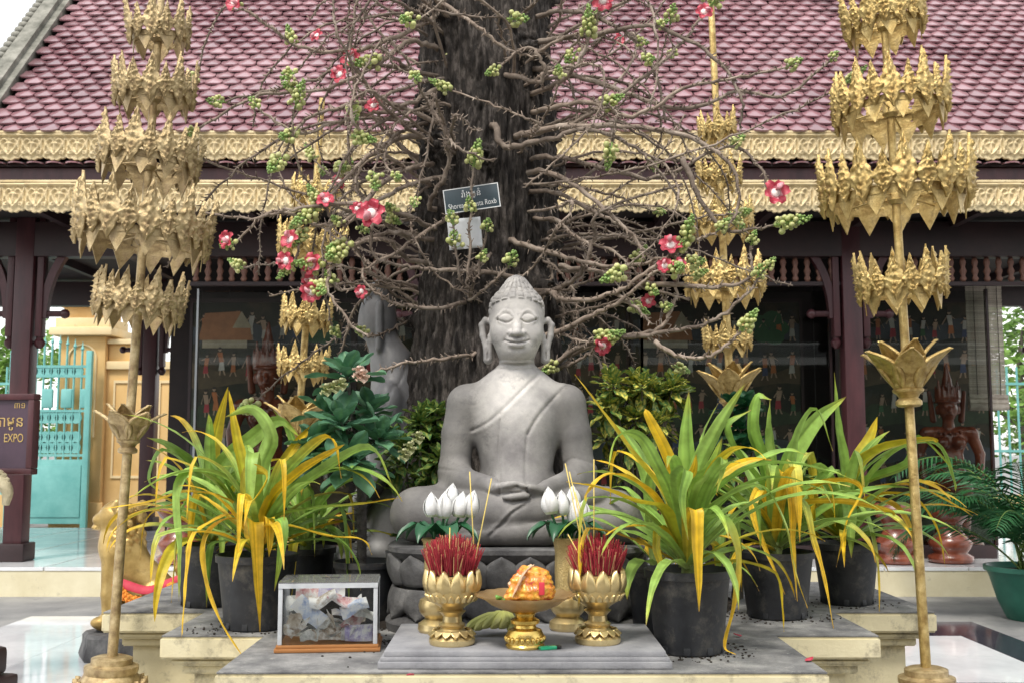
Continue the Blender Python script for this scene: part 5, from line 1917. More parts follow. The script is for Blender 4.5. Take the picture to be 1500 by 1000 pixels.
LBUD = lotus_bud()
nl = 0
for vx, vy, pts_, side in ((vl, 3.76, ((633, 756), (650, 758), (672, 757), (686, 756), (660, 742)), 'by the cash box'), (vr, 3.80, ((808, 752), (824, 754), (842, 766), (852, 766), (838, 745)), 'by the large black pot')):
    names = ('outermost', 'tall foreground', 'upright', 'outward leaning', 'rearmost')
    for k, (px, py) in enumerate(pts_):
        d = vy - .03 + .012 * k + (.05 if k == 4 else 0)
        c = pt(px, py, d)
        foot = Vector((vx + (c.x - vx) * .25, vy + random.uniform(-.012, .012), ST + .24))
        t = thing('lotus_flower', names[k] + ' white lotus bud in the vase ' + side, 'flower', foot, group='white lotus buds')
        top = c - foot
        MB().tube(spline([(0, 0, 0), (top.x * .4, top.y * .4, top.z * .55), tuple(top)], 5), .0045, 8).obj('stem', stem_g, t)
        ln = Vector((c.x - vx, 0, .30)).normalized()
        mk('bud', LBUD, t, top, Vector((ln.x * .7, random.uniform(-.1, .1), 1)).to_track_quat('Z', 'Y') @ Quaternion((0, 0, 1), k * 1.1), random.uniform(.95, 1.1))
    sp = thing('leaf_spray', 'spray of dark green artificial leaves in the vase ' + side, 'leaves', (vx, vy, ST + .25), group='green leaf sprays')
    for k in range(8):
        a = 2 * PI * k / 8 + .4
        nu, nv = 8, 10
        mb = MB()
        v = []
        L, w = random.uniform(.10, .14), random.uniform(.030, .040)
        for j in range(nv + 1):
            t = j / nv
            ww = w * math.sin(min(1, t * .95 + .04) * PI) ** .6
            for i in range(nu + 1):
                q = -1 + 2 * i / nu
                r = .02 + L * t
                v.append((r * math.cos(a) - q * ww * math.sin(a), (r * math.sin(a) + q * ww * math.cos(a)) * .7, .075 + .05 * math.sin(t * 2.4) - .05 * t * t + .012 * q * q + .003 * math.sin(t * 16)))
        m = nu + 1
        mb.add(v, [(j * m + i, j * m + i + 1, (j + 1) * m + i + 1, (j + 1) * m + i) for j in range(nv) for i in range(nu)])
        mb.tube([(0, 0, -.03), (.02 * math.cos(a), .014 * math.sin(a), .076)], .003, 6)
        mb.obj('leaf', leaf_art, sp)

# ------------------------------------------------------------------ offering tray with contents, bananas, lighter
tx_, ty_ = pt(769, 942, 3.47).x, 3.47
tr_ = thing('offering_tray', 'bright gold footed offering tray with wide scalloped rim between the bowls', 'tray', (tx_, ty_, ST))
wv = lambda t, i: 1 + (.035 * math.cos(16 * t) if i >= 11 and i <= 14 else 0)
MB().lathe([(.060, .0005), (.062, .008), (.058, .014), (.060, .040), (.052, .056), (.036, .062), (.034, .070), (.046, .076), (.046, .086), (.030, .094), (.034, .106), (.050, .112), (.066, .118)], 48).obj('foot', gold_bright, tr_)
MB().lathe([(.03, .1142), (.072, .1185), (.108, .134), (.132, .152), (.156, .163), (.158, .166), (.130, .157), (.104, .141), (.07, .128), (.02, .124)], 108, wav=lambda t, i: 1 + (.035 * math.cos(18 * t) if i in (4, 5) else 0)).obj('rim', M('copper gold rim', (0.55, 0.34, 0.14), (0.74, 0.52, 0.26), sc=9, rough=.35, metal=.75, bump=.4, bsc=80), tr_)
emb = MB().ball((0, 0, 0), .0065, 2, sc=(1, 1, 1.6)).mesh('boss', gold_bright)
for i in range(22):
    a = 2 * PI * i / 22
    mk('boss', emb, tr_, (.060 * math.cos(a), .060 * math.sin(a), .028))
bag_m = M('orange wrapped sweets', (0.55, 0.14, 0.02), (0.88, 0.58, 0.08), (0.78, 0.32, 0.03), sc=45, rough=.25, coat=.5, bump=.8, bsc=40, bdist=.01, spots=((0.50, 0.03, 0.03), 30, .56, .64))
s = Sculpt((-.09, -.09, -.01), (.09, .09, .16), .004)
s.ell((0, 0, .04), (.064, .05, .045), 0)
s.ell((.012, 0, .085), (.042, .04, .045), .03)
s.chain([(.01, 0, .11), (-.02, -.01, .125), (-.045, -.02, .09), (-.062, -.03, .03)], [.028, .02, .016, .02], .02)
V_, Q_ = s.build()
V_ = V_ * np.array([1.12, 1.05, .80]) + .0016 * np.sin(V_[:, [1, 2, 0]] * 190) + .0016 * np.sin(V_[:, [2, 0, 1]] * 330)
film = M('crinkled clear wrap', (0.62, 0.34, 0.16), (0.80, 0.60, 0.42), sc=18, rough=.15, coat=.6, bump=.6, bsc=60)
bag = thing('wrapped_offering', 'orange offering in crinkled clear plastic on the gold tray', 'offering', (tx_ + .025, ty_ - .005, ST + .134))
mk('contents', nets_mesh('contents', [(V_, Q_)], bag_m), bag, (0, 0, .004))
fl_ = MB()
for k in range(5):
    a = -.6 + .4 * k
    fl_.tube(spline([(.0, 0, .12), (-.03 - .01 * k, -.03, .10 - .01 * k), (-.055, -.045 + .016 * k, .05), (-.075, -.05 + .02 * k, .012)], 4), [.010, .012, .016, .014, .016, .012, .014, .010, .012, .008, .006, .004, .002], 7, flat=.3)
fl_.obj('plastic_film', film, bag)
MB().box(.018, .036, -.056, -.050, .035, .075, bev=.003).obj('red_tag', M('red label', (0.65, 0.05, 0.08), rough=.4), bag)
gl_ = MB()
for k in range(6):
    a = k * 1.1
    gl_.tube([(.02 * math.cos(a), .02 * math.sin(a), 0), (.035 * math.cos(a + .5), .03 * math.sin(a + .5), .012)], [.010, .004], 6, flat=.35)
tag(gl_.obj('betel_leaves', M('fresh green leaf', (0.12, 0.32, 0.05), (0.25, 0.45, 0.10), sc=20, rough=.4), None, True, (tx_ - .062, ty_ - .005, ST + .147)), 'crumpled fresh green leaf lying in the gold tray', 'leaf')
ban_m = M('green bananas', (0.36, 0.40, 0.10), (0.58, 0.56, 0.20), sc=5, rough=.45, bump=.1, bsc=20, rnd=.1, spots=((0.10, 0.08, 0.03), 14, .62, .75))
bp = pt(722, 905, 3.70)
bn = thing('banana_hand', 'small hand of green bananas lying behind the gold tray', 'bananas', (bp.x, 3.70, ST))
for k in range(6):
    r = .017
    xo, zo = -.065 + .027 * k, .022 + (.018 if 1 < k < 5 else 0)
    P = spline([(.055, .03, .062), (.02 + xo * .5, -.005, .052 + zo * .3), (xo * 1.0, -.03 - .004 * k, .030 + zo * .4), (xo - .022, -.055, .018 + zo * .3)], 4)
    MB().tube(P, [.005, .008, .012, .015, r, r, r, r, r * .98, r * .9, r * .75, r * .5, .004], 8).obj('banana', ban_m, bn)
MB().ball((.055, .03, .064), .016, 2, sc=(1, 1, .8)).obj('stalk', M('banana stalk', (0.10, 0.09, 0.04), rough=.8), bn)
lp_ = pt(805, 946, 3.42)
lt = thing('lighter', 'bright green disposable lighter lying on the slab by the tray foot', 'lighter', (lp_.x, 3.43, ST + .0005), (0, 0, R(22)))
MB().box(-.034, .022, -.011, .011, 0, .012, bev=.004).obj('case', M('green plastic', (0.02, 0.42, 0.20), rough=.25, coat=.4), lt)
MB().box(.0222, .038, -.010, .010, .0005, .0115, bev=.003).obj('cap', M('black plastic', (0.02, 0.02, 0.02), rough=.4), lt)

# ------------------------------------------------------------------ cash box
box_p = pt(474, 940, 3.66)
bxw, bxd, bxh = .162, .105, .226
bxo = thing('donation_box', 'clear donation box with pale edges on a brown wooden base', 'donation box', (box_p.x + .003, 3.77, PT + .001), (0, 0, R(5)))
wood = M('varnished brown wood', (0.30, 0.12, 0.035), (0.46, 0.21, 0.07), sc=5, rough=.4, coat=.2, bump=.1, bsc=20, stretch=(.3, 4, 4))
MB().box(-bxw - .014, bxw + .014, -bxd - .012, bxd + .012, 0, .013, bev=.004).obj('wooden_base', wood, bxo)
MB().box(-bxw - .008, bxw + .008, -bxd - .007, bxd + .007, .0132, .024, bev=.003).obj('wooden_base', wood, bxo)
acr = glass_mat('acrylic pane', (.98, .99, .99), 1.22, dirt=.0)
edge_m = M('frosted acrylic edge', (0.50, 0.52, 0.54), (0.60, 0.62, 0.64), sc=30, rough=.35)
z0, z1 = .0245, bxh
MB().box(-bxw, bxw, -bxd, -bxd + .003, z0, z1).obj('pane', acr, bxo, False)
MB().box(-bxw, bxw, bxd - .003, bxd, z0, z1).obj('pane', acr, bxo, False)
for sx in (-1, 1):
    MB().box(sx * bxw - .0015, sx * bxw + .0015, -bxd + .0035, bxd - .0035, z0, z1).obj('pane', acr, bxo, False)
    for sy in (-1, 1):
        MB().box(sx * (bxw - .004) - .007, sx * (bxw - .004) + .007, sy * (bxd - .004) - .007, sy * (bxd - .004) + .007, z0 + .0003, z1 - .004, bev=.001).obj('corner_strip', edge_m, bxo)
lid = MB().box(-bxw - .003, bxw + .003, -bxd - .003, bxd + .003, z1 + .0005, z1 + .005).obj('lid', glass_mat('dusty lid', (.95, .96, .96), dirt=.10), bxo, False)
MB().box(-.03, .03, -.004, .004, z1 + .0055, z1 + .0065).obj('coin_slot', M('slot shadow', (0.02, 0.02, 0.02), rough=.8), lid, False)
for sy in (-1, 1):
    MB().box(-bxw - .003, bxw + .003, sy * bxd - .005, sy * bxd + .005, z1 - .016, z1 - .0003).obj('top_edge', edge_m, bxo, False)
for sx in (-1, 1):
    MB().box(sx * bxw - .004, sx * bxw + .004, -bxd + .0055, bxd - .0055, z1 - .014, z1 - .0004).obj('top_edge', edge_m, bxo, False)


def note_mat(name, a, b, c):
    m = M(name, a, b, c, sc=30, det=3, rough=.7, spots=((0.88, 0.87, 0.84), 16, .44, .56), contrast=.15, trans=.2)
    return m


NM = [note_mat('banknote ' + n_, *c_) for n_, c_ in (('lilac', ((.34, .30, .54), (.76, .72, .84), (.58, .54, .72))), ('rose', ((.60, .20, .22), (.82, .58, .56), (.72, .40, .40))), ('brown', ((.34, .26, .19), (.70, .62, .50), (.54, .46, .36))), ('grey', ((.40, .41, .39), (.80, .80, .75), (.62, .63, .58))), ('blue', ((.30, .38, .60), (.78, .82, .88), (.56, .63, .76))))]
NT = ['lilac', 'rose red', 'brown', 'grey', 'pale blue']


def note_mesh(seed, mat_, crumple):
    rg = random.Random(seed)
    nu, nv = 14, 8
    L, w = rg.uniform(.085, .13), .058
    ph = [rg.uniform(0, 6) for _ in range(6)]
    fold = rg.uniform(-.3, .3)
    kf = rg.choice((0, .6, 1.5)) * (1 if crumple else .3)
    v = []
    for j in range(nv + 1):
        for i in range(nu + 1):
            a, b = (i / nu - .5) * L, (j / nv - .5) * w
            z = .006 * math.sin(a * 60 + ph[0]) + .005 * math.sin(b * 80 + ph[1] + a * 30)
            if crumple:
                z += .006 * math.sin(a * 75 + b * 50 + ph[2]) + .004 * math.sin(b * 140 - a * 70 + ph[3])
            e = a - fold * L
            if e > 0 and kf:
                a = fold * L + e * math.cos(kf)
                z += e * math.sin(kf)
            v.append((a, b * (1 - (.25 if crumple else 0) * abs(math.sin(a * 40 + ph[4]))), z))
    m = nu + 1
    mb = MB()
    mb.add(v, [(j * m + i, j * m + i + 1, (j + 1) * m + i + 1, (j + 1) * m + i) for j in range(nv) for i in range(nu)])
    o_ = mb.mesh('banknote', mat_, True)
    return o_


# (x, y, z in the box, tilt about x, roll about y, yaw, colour)
NOTES = [(-.06, .02, .158, 1.2, -.05, .2, 1), (.005, -.01, .165, 1.15, .05, -.1, 0), (-.035, .05, .15, 1.0, .1, .4, 1), (-.115, -.01, .135, .9, .2, .5, 3), (.085, -.07, .125, .75, .5, -.3, 4), (.045, -.05, .140, .6, -.6, .6, 1),
         (-.065, -.08, .115, 1.25, -.75, .1, 4), (.105, -.085, .060, 1.45, .05, .0, 0), (-.02, -.06, .140, .5, .1, .1, 2), (-.11, -.07, .085, .9, .8, .3, 2), (-.10, -.08, .055, 1.0, -.7, .9, 2), (-.04, -.085, .05, .5, .1, .1, 3),
         (-.02, -.08, .085, .7, -.5, .2, 3), (.03, -.06, .08, .8, .75, -.3, 2), (.045, -.08, .055, .6, .6, .1, 3), (.08, -.03, .085, .5, .3, .8, 1), (.12, -.05, .11, .8, -.4, .2, 3), (-.06, -.03, .10, .3, .2, 1.0, 2), (.0, -.085, .045, .9, -.2, .3, 2),
         (.06, .02, .10, .2, -.2, .4, 4), (-.1, .03, .09, .3, .1, .7, 3), (.11, .04, .08, .3, .2, .2, 2), (-.02, .04, .08, .2, -.2, .9, 3), (.0, .0, .055, .15, .1, .3, 2), (-.09, .0, .05, .2, .1, .2, 3), (.09, .0, .05, .2, -.1, 1.2, 2)]
DES = ['crumpled', 'folded', 'creased', 'bent', 'half rolled', 'flattened']
seen = {}
Mb = Matrix.Translation(bxo.location) @ Matrix.Rotation(R(5), 4, 'Z')
for k, (x, y, z, tl, rl2, yw, cidx) in enumerate(NOTES):
    me = note_mesh(k, NM[cidx], k > 8)
    Mn = Matrix.Translation((x, y, z * 1.3 - .022)) @ Matrix.Rotation(yw, 4, 'Z') @ Matrix.Rotation(tl, 4, 'X') @ Matrix.Rotation(rl2, 4, 'Z')
    co = np.array([Mn @ v.co for v in me.vertices])
    co[:, 0] = np.clip(co[:, 0], -bxw + .013, bxw - .013)
    co[:, 1] = np.clip(co[:, 1], -bxd + .0125 + .0007 * (k % 5), bxd - .012)
    co[:, 2] = np.clip(co[:, 2], z0 + .002 + .0006 * k, z1 - .018)
    me.vertices.foreach_set('co', (co - np.array([x, y, z0])).ravel())
    me.update()
    o = mk('banknote', me)
    o.matrix_world = Mb @ Matrix.Translation((x, y, z0))
    if k < 9:
        lab = [('rose red banknote standing upright at the back of the donation box'), 'lilac and white banknote topmost in the donation box', 'second rose red banknote tucked behind the lilac one in the box', 'pale grey banknote against the box end by the plant pot', 'pale blue banknote slanting at the box end by the slab', 'rose red banknote curled beside the slanting blue one', 'pale blue folded banknote leaning on the front pane', 'lilac banknote pressed flat against the lower front pane', 'brown banknote wad below the topmost lilac banknote'][k]
    else:
        lab = 'crumpled ' + NT[cidx] + ' banknote ' + ('lying low' if z < .052 else 'halfway up') + (' against the front pane' if y < -.055 else (' by the back pane' if y > .025 else ' deep in the box')) + (' at the plant pot end' if x < -.05 else (' at the stone slab end' if x > .05 else ' in the middle'))
    tag(o, lab, 'banknote', 'banknotes in the donation box')

# ------------------------------------------------------------------ gold lion
lp = pt(190, 890, 6.6)
lg = gold_old
s = Sculpt((-.26, -.2, -.01), (.36, .2, .84), .0075)
s.ell((.03, 0, .02), (.25, .15, .035), 0)
for q in (-1, 1):
    s.chain([(-.10, .07 * q, .44), (-.11, .085 * q, .22), (-.11, .08 * q, .07)], [.075, .058, .048], .03)
    s.ell((-.15, .08 * q, .055), (.075, .05, .04), .02)
    s.ell((.15, .095 * q, .17), (.13, .065, .13), .03)
    s.chain([(.17, .11 * q, .15), (.05, .115 * q, .06)], [.07, .045], .02)
    s.ell((.01, .115 * q, .05), (.07, .045, .035), .02)
    s.ell((-.06, .085 * q, .72), (.025, .02, .035), .006)
s.chain([(-.08, 0, .50), (-.02, 0, .36), (.12, 0, .22)], [.125, .13, .13], .04)
s.chain([(-.09, 0, .50), (-.10, 0, .64)], [.115, .10], .04)
s.ell((-.115, 0, .67), (.105, .095, .10), .03)
s.ell((-.205, 0, .655), (.05, .055, .042), .02)
s.ell((-.225, 0, .61), (.035, .045, .018), .01)
for i in range(70):
    a, z = NR.uniform(-1.9, 1.9), NR.uniform(.42, .76)
    s.ell((-.07 + .115 * math.cos(a), .115 * math.sin(a), z), (.022, .022, .026), .006)
for i in range(14):
    a = 2 * PI * i / 14
    s.ell((.15 + .10 * math.cos(a), -.155 + .0, .17 + .10 * math.sin(a)), (.014, .012, .014), .004)
s.chain([(.24, 0, .14), (.30, 0, .25), (.26, 0, .36), (.29, 0, .46)], [.03, .026, .024, .03], .02)
li = thing('gold_lion', 'seated gold guardian lion with curled mane facing the sign board', 'statue', (lp.x + .02, 6.6, 0.16), (0, 0, R(6)))
mk('body', nets_mesh('body', [s.build()], M('lion gold', (0.34, 0.22, 0.07), (0.58, 0.42, 0.17), (0.47, 0.32, 0.11), sc=7, rough=.36, metal=.6, bump=.25, bsc=60, spots=((0.16, 0.09, 0.04), 9, .58, .78))), li)
MB().box(-.215, -.235, -.03, .03, .628, .640).obj('mouth', M('red mouth', (.5, .06, .05), rough=.5), li)
MB().lathe([(.30, -.159), (.31, -.13), (.29, -.06), (.29, -.02), (.27, -.0008)], 8).obj('plinth', stone_dark, li)
mar = M('marigold garland', (.80, .20, .02), (.9, .38, .04), sc=40, rough=.7, rnd=.25, bump=.8, bsc=120)
red_c = M('red cloth', (.42, .02, .05), (.55, .05, .08), sc=10, rough=.7)
gar = thing('marigold_garland', 'orange marigold garland with red cloth draped over the gold lion', 'garland', (lp.x + .16, 6.55, .42))
for i in range(17):
    a = PI * (.05 + .9 * i / 16)
    mb = MB()
    for q in range(14):
        b, c_ = q * 2.4, math.acos(1 - 2 * (q + .5) / 14)
        mb.ball((.020 * math.sin(c_) * math.cos(b), .020 * math.sin(c_) * math.sin(b), .016 * math.cos(c_)), .0125, 1)
    mb.obj('marigold', mar, gar, True, (.16 * math.cos(a), -.17 + .02 * math.sin(i), .04 - .10 * math.sin(a)))
MB().tube(spline([(-.16, -.13, .04), (0, -.16, .0), (.1, -.15, .03), (.18, -.08, .06)], 5), .03, 10, flat=.4).obj('cloth', red_c, gar)

# ------------------------------------------------------------------ sign board on a carved serpent stand
sgd = 5.6
p = pt(62, 634, sgd)
sg = thing('sign_board', 'maroon framed purple sign board with gold lettering on a carved stand', 'sign', (p.x - .40, sgd, 0), (0, 0, R(-9)))
zt, zb = pt(30, 577, sgd).z, pt(30, 694, sgd).z
purple = M('purple sign face', (0.050, 0.028, 0.046), (0.075, 0.044, 0.066), sc=4, rough=.45)
gold_let = M('gold lettering', (0.45, 0.30, 0.10), (0.56, 0.40, 0.16), sc=20, rough=.5, metal=.3)
fw = .40
MB().box(-fw + .03, fw - .03, -.012, .02, zb + .03, zt - .03).obj('face', purple, sg, False)
for q in ((-fw, fw, zt - .032, zt), (-fw, fw, zb, zb + .032)):
    MB().box(q[0], q[1], -.03, .03, q[2], q[3], bev=.006).obj('frame_rail', maroon, sg)
for x in (-fw, fw - .034):
    MB().box(x, x + .034, -.0295, .0295, zb + .0325, zt - .0325, bev=.006).obj('frame_stile', maroon, sg)
zc = (zt + zb) / 2
mk('lettering', text_mesh('តាមូន', .078, gold_let, .001), sg, (fw - .06, -.0135, zc + .062), (PI / 2, 0, 0)).data
for o in sg.children:
    if o.name.startswith('lettering'):
        xs = [v.co.x for v in o.data.vertices]
        o.location.x = fw - .068 - max(xs)
me = text_mesh('EXPO', .052, gold_let, .001, align='RIGHT')
xs = [v.co.x for v in me.vertices]
mk('lettering', me, sg, (fw - .062 - max(xs) * .85, -.0135, zc - .022), (PI / 2, 0, 0), (.85, 1.2, 1))
me = text_mesh('៣១', .045, gold_let, .001, align='RIGHT')
xs = [v.co.x for v in me.vertices]
mk('lettering', me, sg, (fw - .06 - max(xs), -.0135, zt - .060), (PI / 2, 0, 0))
st_ = MB()
st_.box(-.30, .30, -.10, .10, 0.001, .10, bev=.02)
st_.box(-.25, .25, -.08, .08, .1005, .24, bev=.03)
st_.box(-.20, .20, -.06, .06, .2405, .36, bev=.03)
for i in range(26):
    st_.ball((-.24 + .02 * i, -.085, .14 + .10 * abs(math.sin(i * 1.3))), .022, 1)
st_.box(-.06, .06, -.03, .03, .3605, zb - .001)
so2 = st_.obj('carved_stand', maroon_dark, sg)
naga_m = M('silvered gold serpent', (0.34, 0.29, 0.18), (0.60, 0.53, 0.36), sc=14, rough=.4, metal=.5, bump=1.0, bsc=90, bdist=.01)
for sx in (-1, 1):
    P = spline([(sx * .16, -.10, .40), (sx * .19, -.10, .52), (sx * .16, -.10, .62), (sx * .20, -.10, .72), (sx * .27, -.10, .75), (sx * .32, -.10, .70), (sx * .315, -.10, .63)], 6)
    n = len(P)
    P = [Vector((q.x, q.y, q.z + (zb - .78))) for q in P]
    nb = MB()
    nb.tube(P, [.045 * (1 - .62 * (i / (n - 1)) ** 3) for i in range(n)], 12)
    for i in range(3, n - 3, 2):
        nb.ball(P[i] + Vector((sx * -.0, 0, .045)), .017, 1)
    nb.obj('serpent', naga_m, sg)

# ------------------------------------------------------------------ plants
leaf_m = M('strap leaf', (0.78, 0.77, 0.70), (1.12, 1.12, 1.12), sc=24, rough=.45, vcol=True, trans=.28, spec=.4, bump=.35, bsc=60, bdist=.004, spots=((.20, .11, .03), 26, .66, .74))
leaf_b = M('broad leaf', (0.70, 0.72, 0.70), (1.20, 1.20, 1.20), sc=22, rough=.5, vcol=True, trans=.18, spec=.45, bump=.2, bsc=60, bdist=.003)
pot_m = M('black nursery plastic', (0.012, 0.013, 0.016), (0.035, 0.037, 0.042), sc=7, rough=.42, rough2=.6, bump=.1, bsc=30, spots=((0.13, 0.12, 0.10), 9, .52, .78))
GRN, LGR, YEL, YG, PALE, DRY = (.20, .38, .055), (.42, .58, .16), (.80, .50, .025), (.50, .52, .05), (.42, .50, .20), (.36, .20, .07)


def mixc(a, b, t):
    t = max(0, min(1, t))
    return tuple(x + (y - x) * t for x, y in zip(a, b))


def strap(P, w, cols, rg, nu=8, fold=.35):
    """ribbon leaf along P (world), w half width; cols(t, u) -> rgb"""
    P = [Vector(p) for p in P]
    n = len(P)
    T = [(P[min(i + 1, n - 1)] - P[max(i - 1, 0)]).normalized() for i in range(n)]
    side = T[0].cross(Vector((0, 0, 1)))
    if side.length < .15:
        side = Vector((rg.uniform(-1, 1), rg.uniform(-.4, .4), 0))
    side.normalize()
    tw = rg.uniform(-.5, .5)
    v, c = [], []
    for i in range(n):
        t = i / (n - 1)
        side = (side - T[i] * side.dot(T[i])).normalized()
        nrm = side.cross(T[i])
        s2 = (Matrix.Rotation(tw * t, 3, T[i]) @ side)
        n2 = s2.cross(T[i])
        ww = w * (min(1, .55 + t * 2.2)) * (1 - max(0, (t - .38) / .62) ** 1.9) + .0008
        for k in range(nu + 1):
            u = -1 + 2 * k / nu
            v.append(P[i] + s2 * u * ww + n2 * (abs(u) * ww * fold + .0016 * math.sin(t * 34 + u * 2) * abs(u)))
            c.append(cols(t, u))
    m = nu + 1
    return v, [(i * m + k, i * m + k + 1, (i + 1) * m + k + 1, (i + 1) * m + k) for i in range(n - 1) for k in range(nu)], c


def colfun(kind, rg):
    j = rg.uniform(.8, 1.25)
    st = [rg.uniform(.74, 1.20) for _ in range(9)]
    y0 = rg.uniform(.35, .7)

    def f(t, u):
        s = st[int((u + 1) * 3.99)] * (1.28 if abs(u) < .1 else 1)
        if kind == 'g':
            c = mixc(PALE, mixc(GRN, LGR, j - .6), t * 5)
            c = mixc(mixc(c, YG, (t - .80) * 4), DRY, (t - .96) * 20)
        elif kind == 'gy':
            c = mixc(mixc(GRN, LGR, j - .5), YEL, (t - y0) / .35)
            c = mixc(c, DRY, (t - .965) * 20)
        elif kind == 'yg':
            c = mixc(YG, YEL, t * .9 + abs(u) * .25 - .2)
        else:
            c = mixc(YEL, (.80, .56, .06), abs(u) * .7)
            c = mixc(mixc(c, LGR, .5 - t * 3), DRY, (t - .94) * 12)
        return tuple(x * s * (.9 + .1 * j) for x in c)
    return f


def leaf_path(base, az, el0, L, droop, rg, kink=None, n=18):
    p = Vector(base)
    out = [p.copy()]
    e = el0
    for i in range(n):
        t = i / n
        if kink and t > kink:
            e += (R(-86) - e) * .75
        else:
            e -= droop * (.25 + 1.5 * t) / n
        e = max(e, R(-88))
        az += rg.uniform(-.025, .025)
        p = p + Vector((math.cos(az) * math.cos(e), math.sin(az) * math.cos(e), math.sin(e))) * (L / n)
        out.append(p.copy())
    return out


def black_pot(t, r, h, seed=0):
    b = MB()
    b.lathe([(r * .74, .0), (r * .77, .004), (r * .80, h * .12), (r * .97, h * .90), (r * 1.03, h * .905), (r * 1.04, h), (r * .985, h + .001), (r * .94, h * .90), (r * .90, h * .88)], 44)
    b.obj('pot', pot_m, t)
    for k in range(9):
        a = 2 * PI * k / 9 + seed
        q = MB().box(-.011, .011, -.004, .004, .004, .034, bev=.002).obj('drain_foot', pot_m, t, loc=(r * .79 * math.cos(a), r * .79 * math.sin(a), 0))
        q.rotation_euler = (R(-7), 0, a + PI / 2)
    MB().lathe([(.001, h * .86), (r * .905, h * .865), (r * .9, h * .885), (r * .4, h * .90), (.001, h * .905)], 24).obj('potting_soil', soil_m, t)


def strap_plant(px, d, r, h, lab, heroes, nrand, seed, pot=True, lens=(.45, .72), yel=.38, wmul=1.0, zfoot=PT):
    rg = random.Random(seed)
    x = (px - 750) / FPX * (d / math.cos(PITCH)) * 1.0
    x = pt(px, 850, d).x
    t = thing('strap_leaf_plant', lab, 'potted plant', (x, d, zfoot + .001), group='strap leaf plants in black pots')
    black_pot(t, r, h, seed)
    O = Vector((x, d, zfoot + .001))
    crown = O + Vector((0, 0, h * .9))

    def put(P, w, kind):
        v, f, c = strap(P, w * wmul * (1.3 if kind in ('g', 'yg') else 1.12), colfun(kind, rg), rg)
        mb = MB()
        mb.add([q - O for q in v], f, None, c)
        mb.obj('leaf', leaf_m, t, True)
    # short stem of sheathing bases
    sb_ = MB()
    sb_.tube([(0, 0, h * .85), (.004, 0, h + .03), (0, .004, h + .10)], [.024, .026, .016], 10, col=(.30, .38, .14))
    sb_.obj('stem', leaf_m, t)
    for P, w, kind in heroes:
        P = [pt(*q) for q in P]
        P = [crown + Vector((rg.uniform(-.015, .015), rg.uniform(-.015, .015), .03))] + P
        put(spline(P, 5), w, kind)
    for k in range(nrand):
        az = 2 * PI * (k * .381966) + rg.uniform(-.25, .25)
        lvl = k / max(1, nrand)
        el = R(82 - 64 * lvl + rg.uniform(-8, 8))
        L = rg.uniform(*lens)
        old = rg.random() < yel * (.3 + 1.2 * lvl)
        kind = rg.choice(('y', 'yg', 'gy')) if old else rg.choice(('g', 'g', 'g', 'gy'))
        kink = rg.uniform(.4, .75) if rg.random() < (.45 if old else .15) else None
        P = leaf_path(crown + Vector((.012 * math.cos(az), .012 * math.sin(az), .02 + .05 * (1 - lvl))), az, el, L, R(rg.uniform(50, 135)), rg, kink)
        # a leaf cannot pass through the platform
        P = [Vector((q.x, q.y, max(q.z, zfoot + .012))) for q in P]
        put(P, rg.uniform(.014, .022) * (.8 if old else 1), kind)
    return t


strap_plant(1008, 3.68, .143, .272, 'large strap leaf plant in a black pot on the platform front beside the slab', [
    ([(1020, 700, 3.64), (1050, 630, 3.62), (1092, 560, 3.60)], .024, 'g'), ([(1008, 700, 3.66), (1006, 640, 3.66), (1009, 572, 3.66)], .023, 'g'),
    ([(1012, 720, 3.60), (1040, 690, 3.54), (1058, 640, 3.5)], .022, 'g'), ([(1030, 700, 3.7), (1030, 640, 3.75), (1052, 590, 3.8)], .020, 'g'),
    ([(975, 730, 3.64), (930, 670, 3.6), (880, 600, 3.56), (842, 548, 3.55)], .023, 'yg'), ([(990, 710, 3.62), (975, 660, 3.58), (950, 610, 3.55), (945, 598, 3.55)], .018, 'y'),
    ([(985, 735, 3.56), (960, 680, 3.46), (935, 640, 3.44), (905, 640, 3.40), (890, 690, 3.38)], .019, 'g'), ([(970, 745, 3.6), (930, 705, 3.52), (890, 695, 3.46), (862, 720, 3.44), (858, 735, 3.44)], .016, 'y'),
    ([(975, 750, 3.58), (930, 735, 3.5), (880, 715, 3.44), (830, 705, 3.42)], .020, 'yg'), ([(975, 778, 3.6), (940, 770, 3.52), (905, 774, 3.46), (886, 784, 3.44)], .012, 'y'),
    ([(1008, 762, 3.52), (1016, 748, 3.44), (1020, 752, 3.415), (1021, 800, 3.41), (1023, 850, 3.42), (1024, 895, 3.43)], .020, 'y'),
    ([(1030, 770, 3.58), (1052, 756, 3.50), (1068, 770, 3.46), (1080, 820, 3.46), (1072, 890, 3.46), (1060, 945, 3.47), (1078, 958, 3.46)], .018, 'gy'),
    ([(998, 745, 3.54), (992, 700, 3.44), (1006, 690, 3.40), (998, 730, 3.385), (1008, 790, 3.40)], .019, 'g'), ([(1020, 730, 3.56), (1040, 700, 3.46), (1060, 672, 3.42), (1050, 720, 3.4)], .017, 'g'),
    ([(1035, 740, 3.62), (1090, 690, 3.56), (1150, 678, 3.5), (1215, 690, 3.46), (1250, 702, 3.44)], .019, 'g'), ([(1035, 755, 3.6), (1080, 720, 3.5), (1120, 715, 3.45), (1150, 770, 3.43), (1165, 840, 3.43), (1183, 890, 3.44)], .016, 'gy'),
    ([(1040, 720, 3.68), (1100, 680, 3.66), (1150, 660, 3.66), (1180, 665, 3.66)], .018, 'g'), ([(970, 770, 3.62), (962, 800, 3.56), (968, 826, 3.55), (962, 840, 3.55)], .010, 'yg'),
    ([(1000, 720, 3.58), (1015, 690, 3.5), (1020, 665, 3.46)], .014, 'y')], 30, 1)
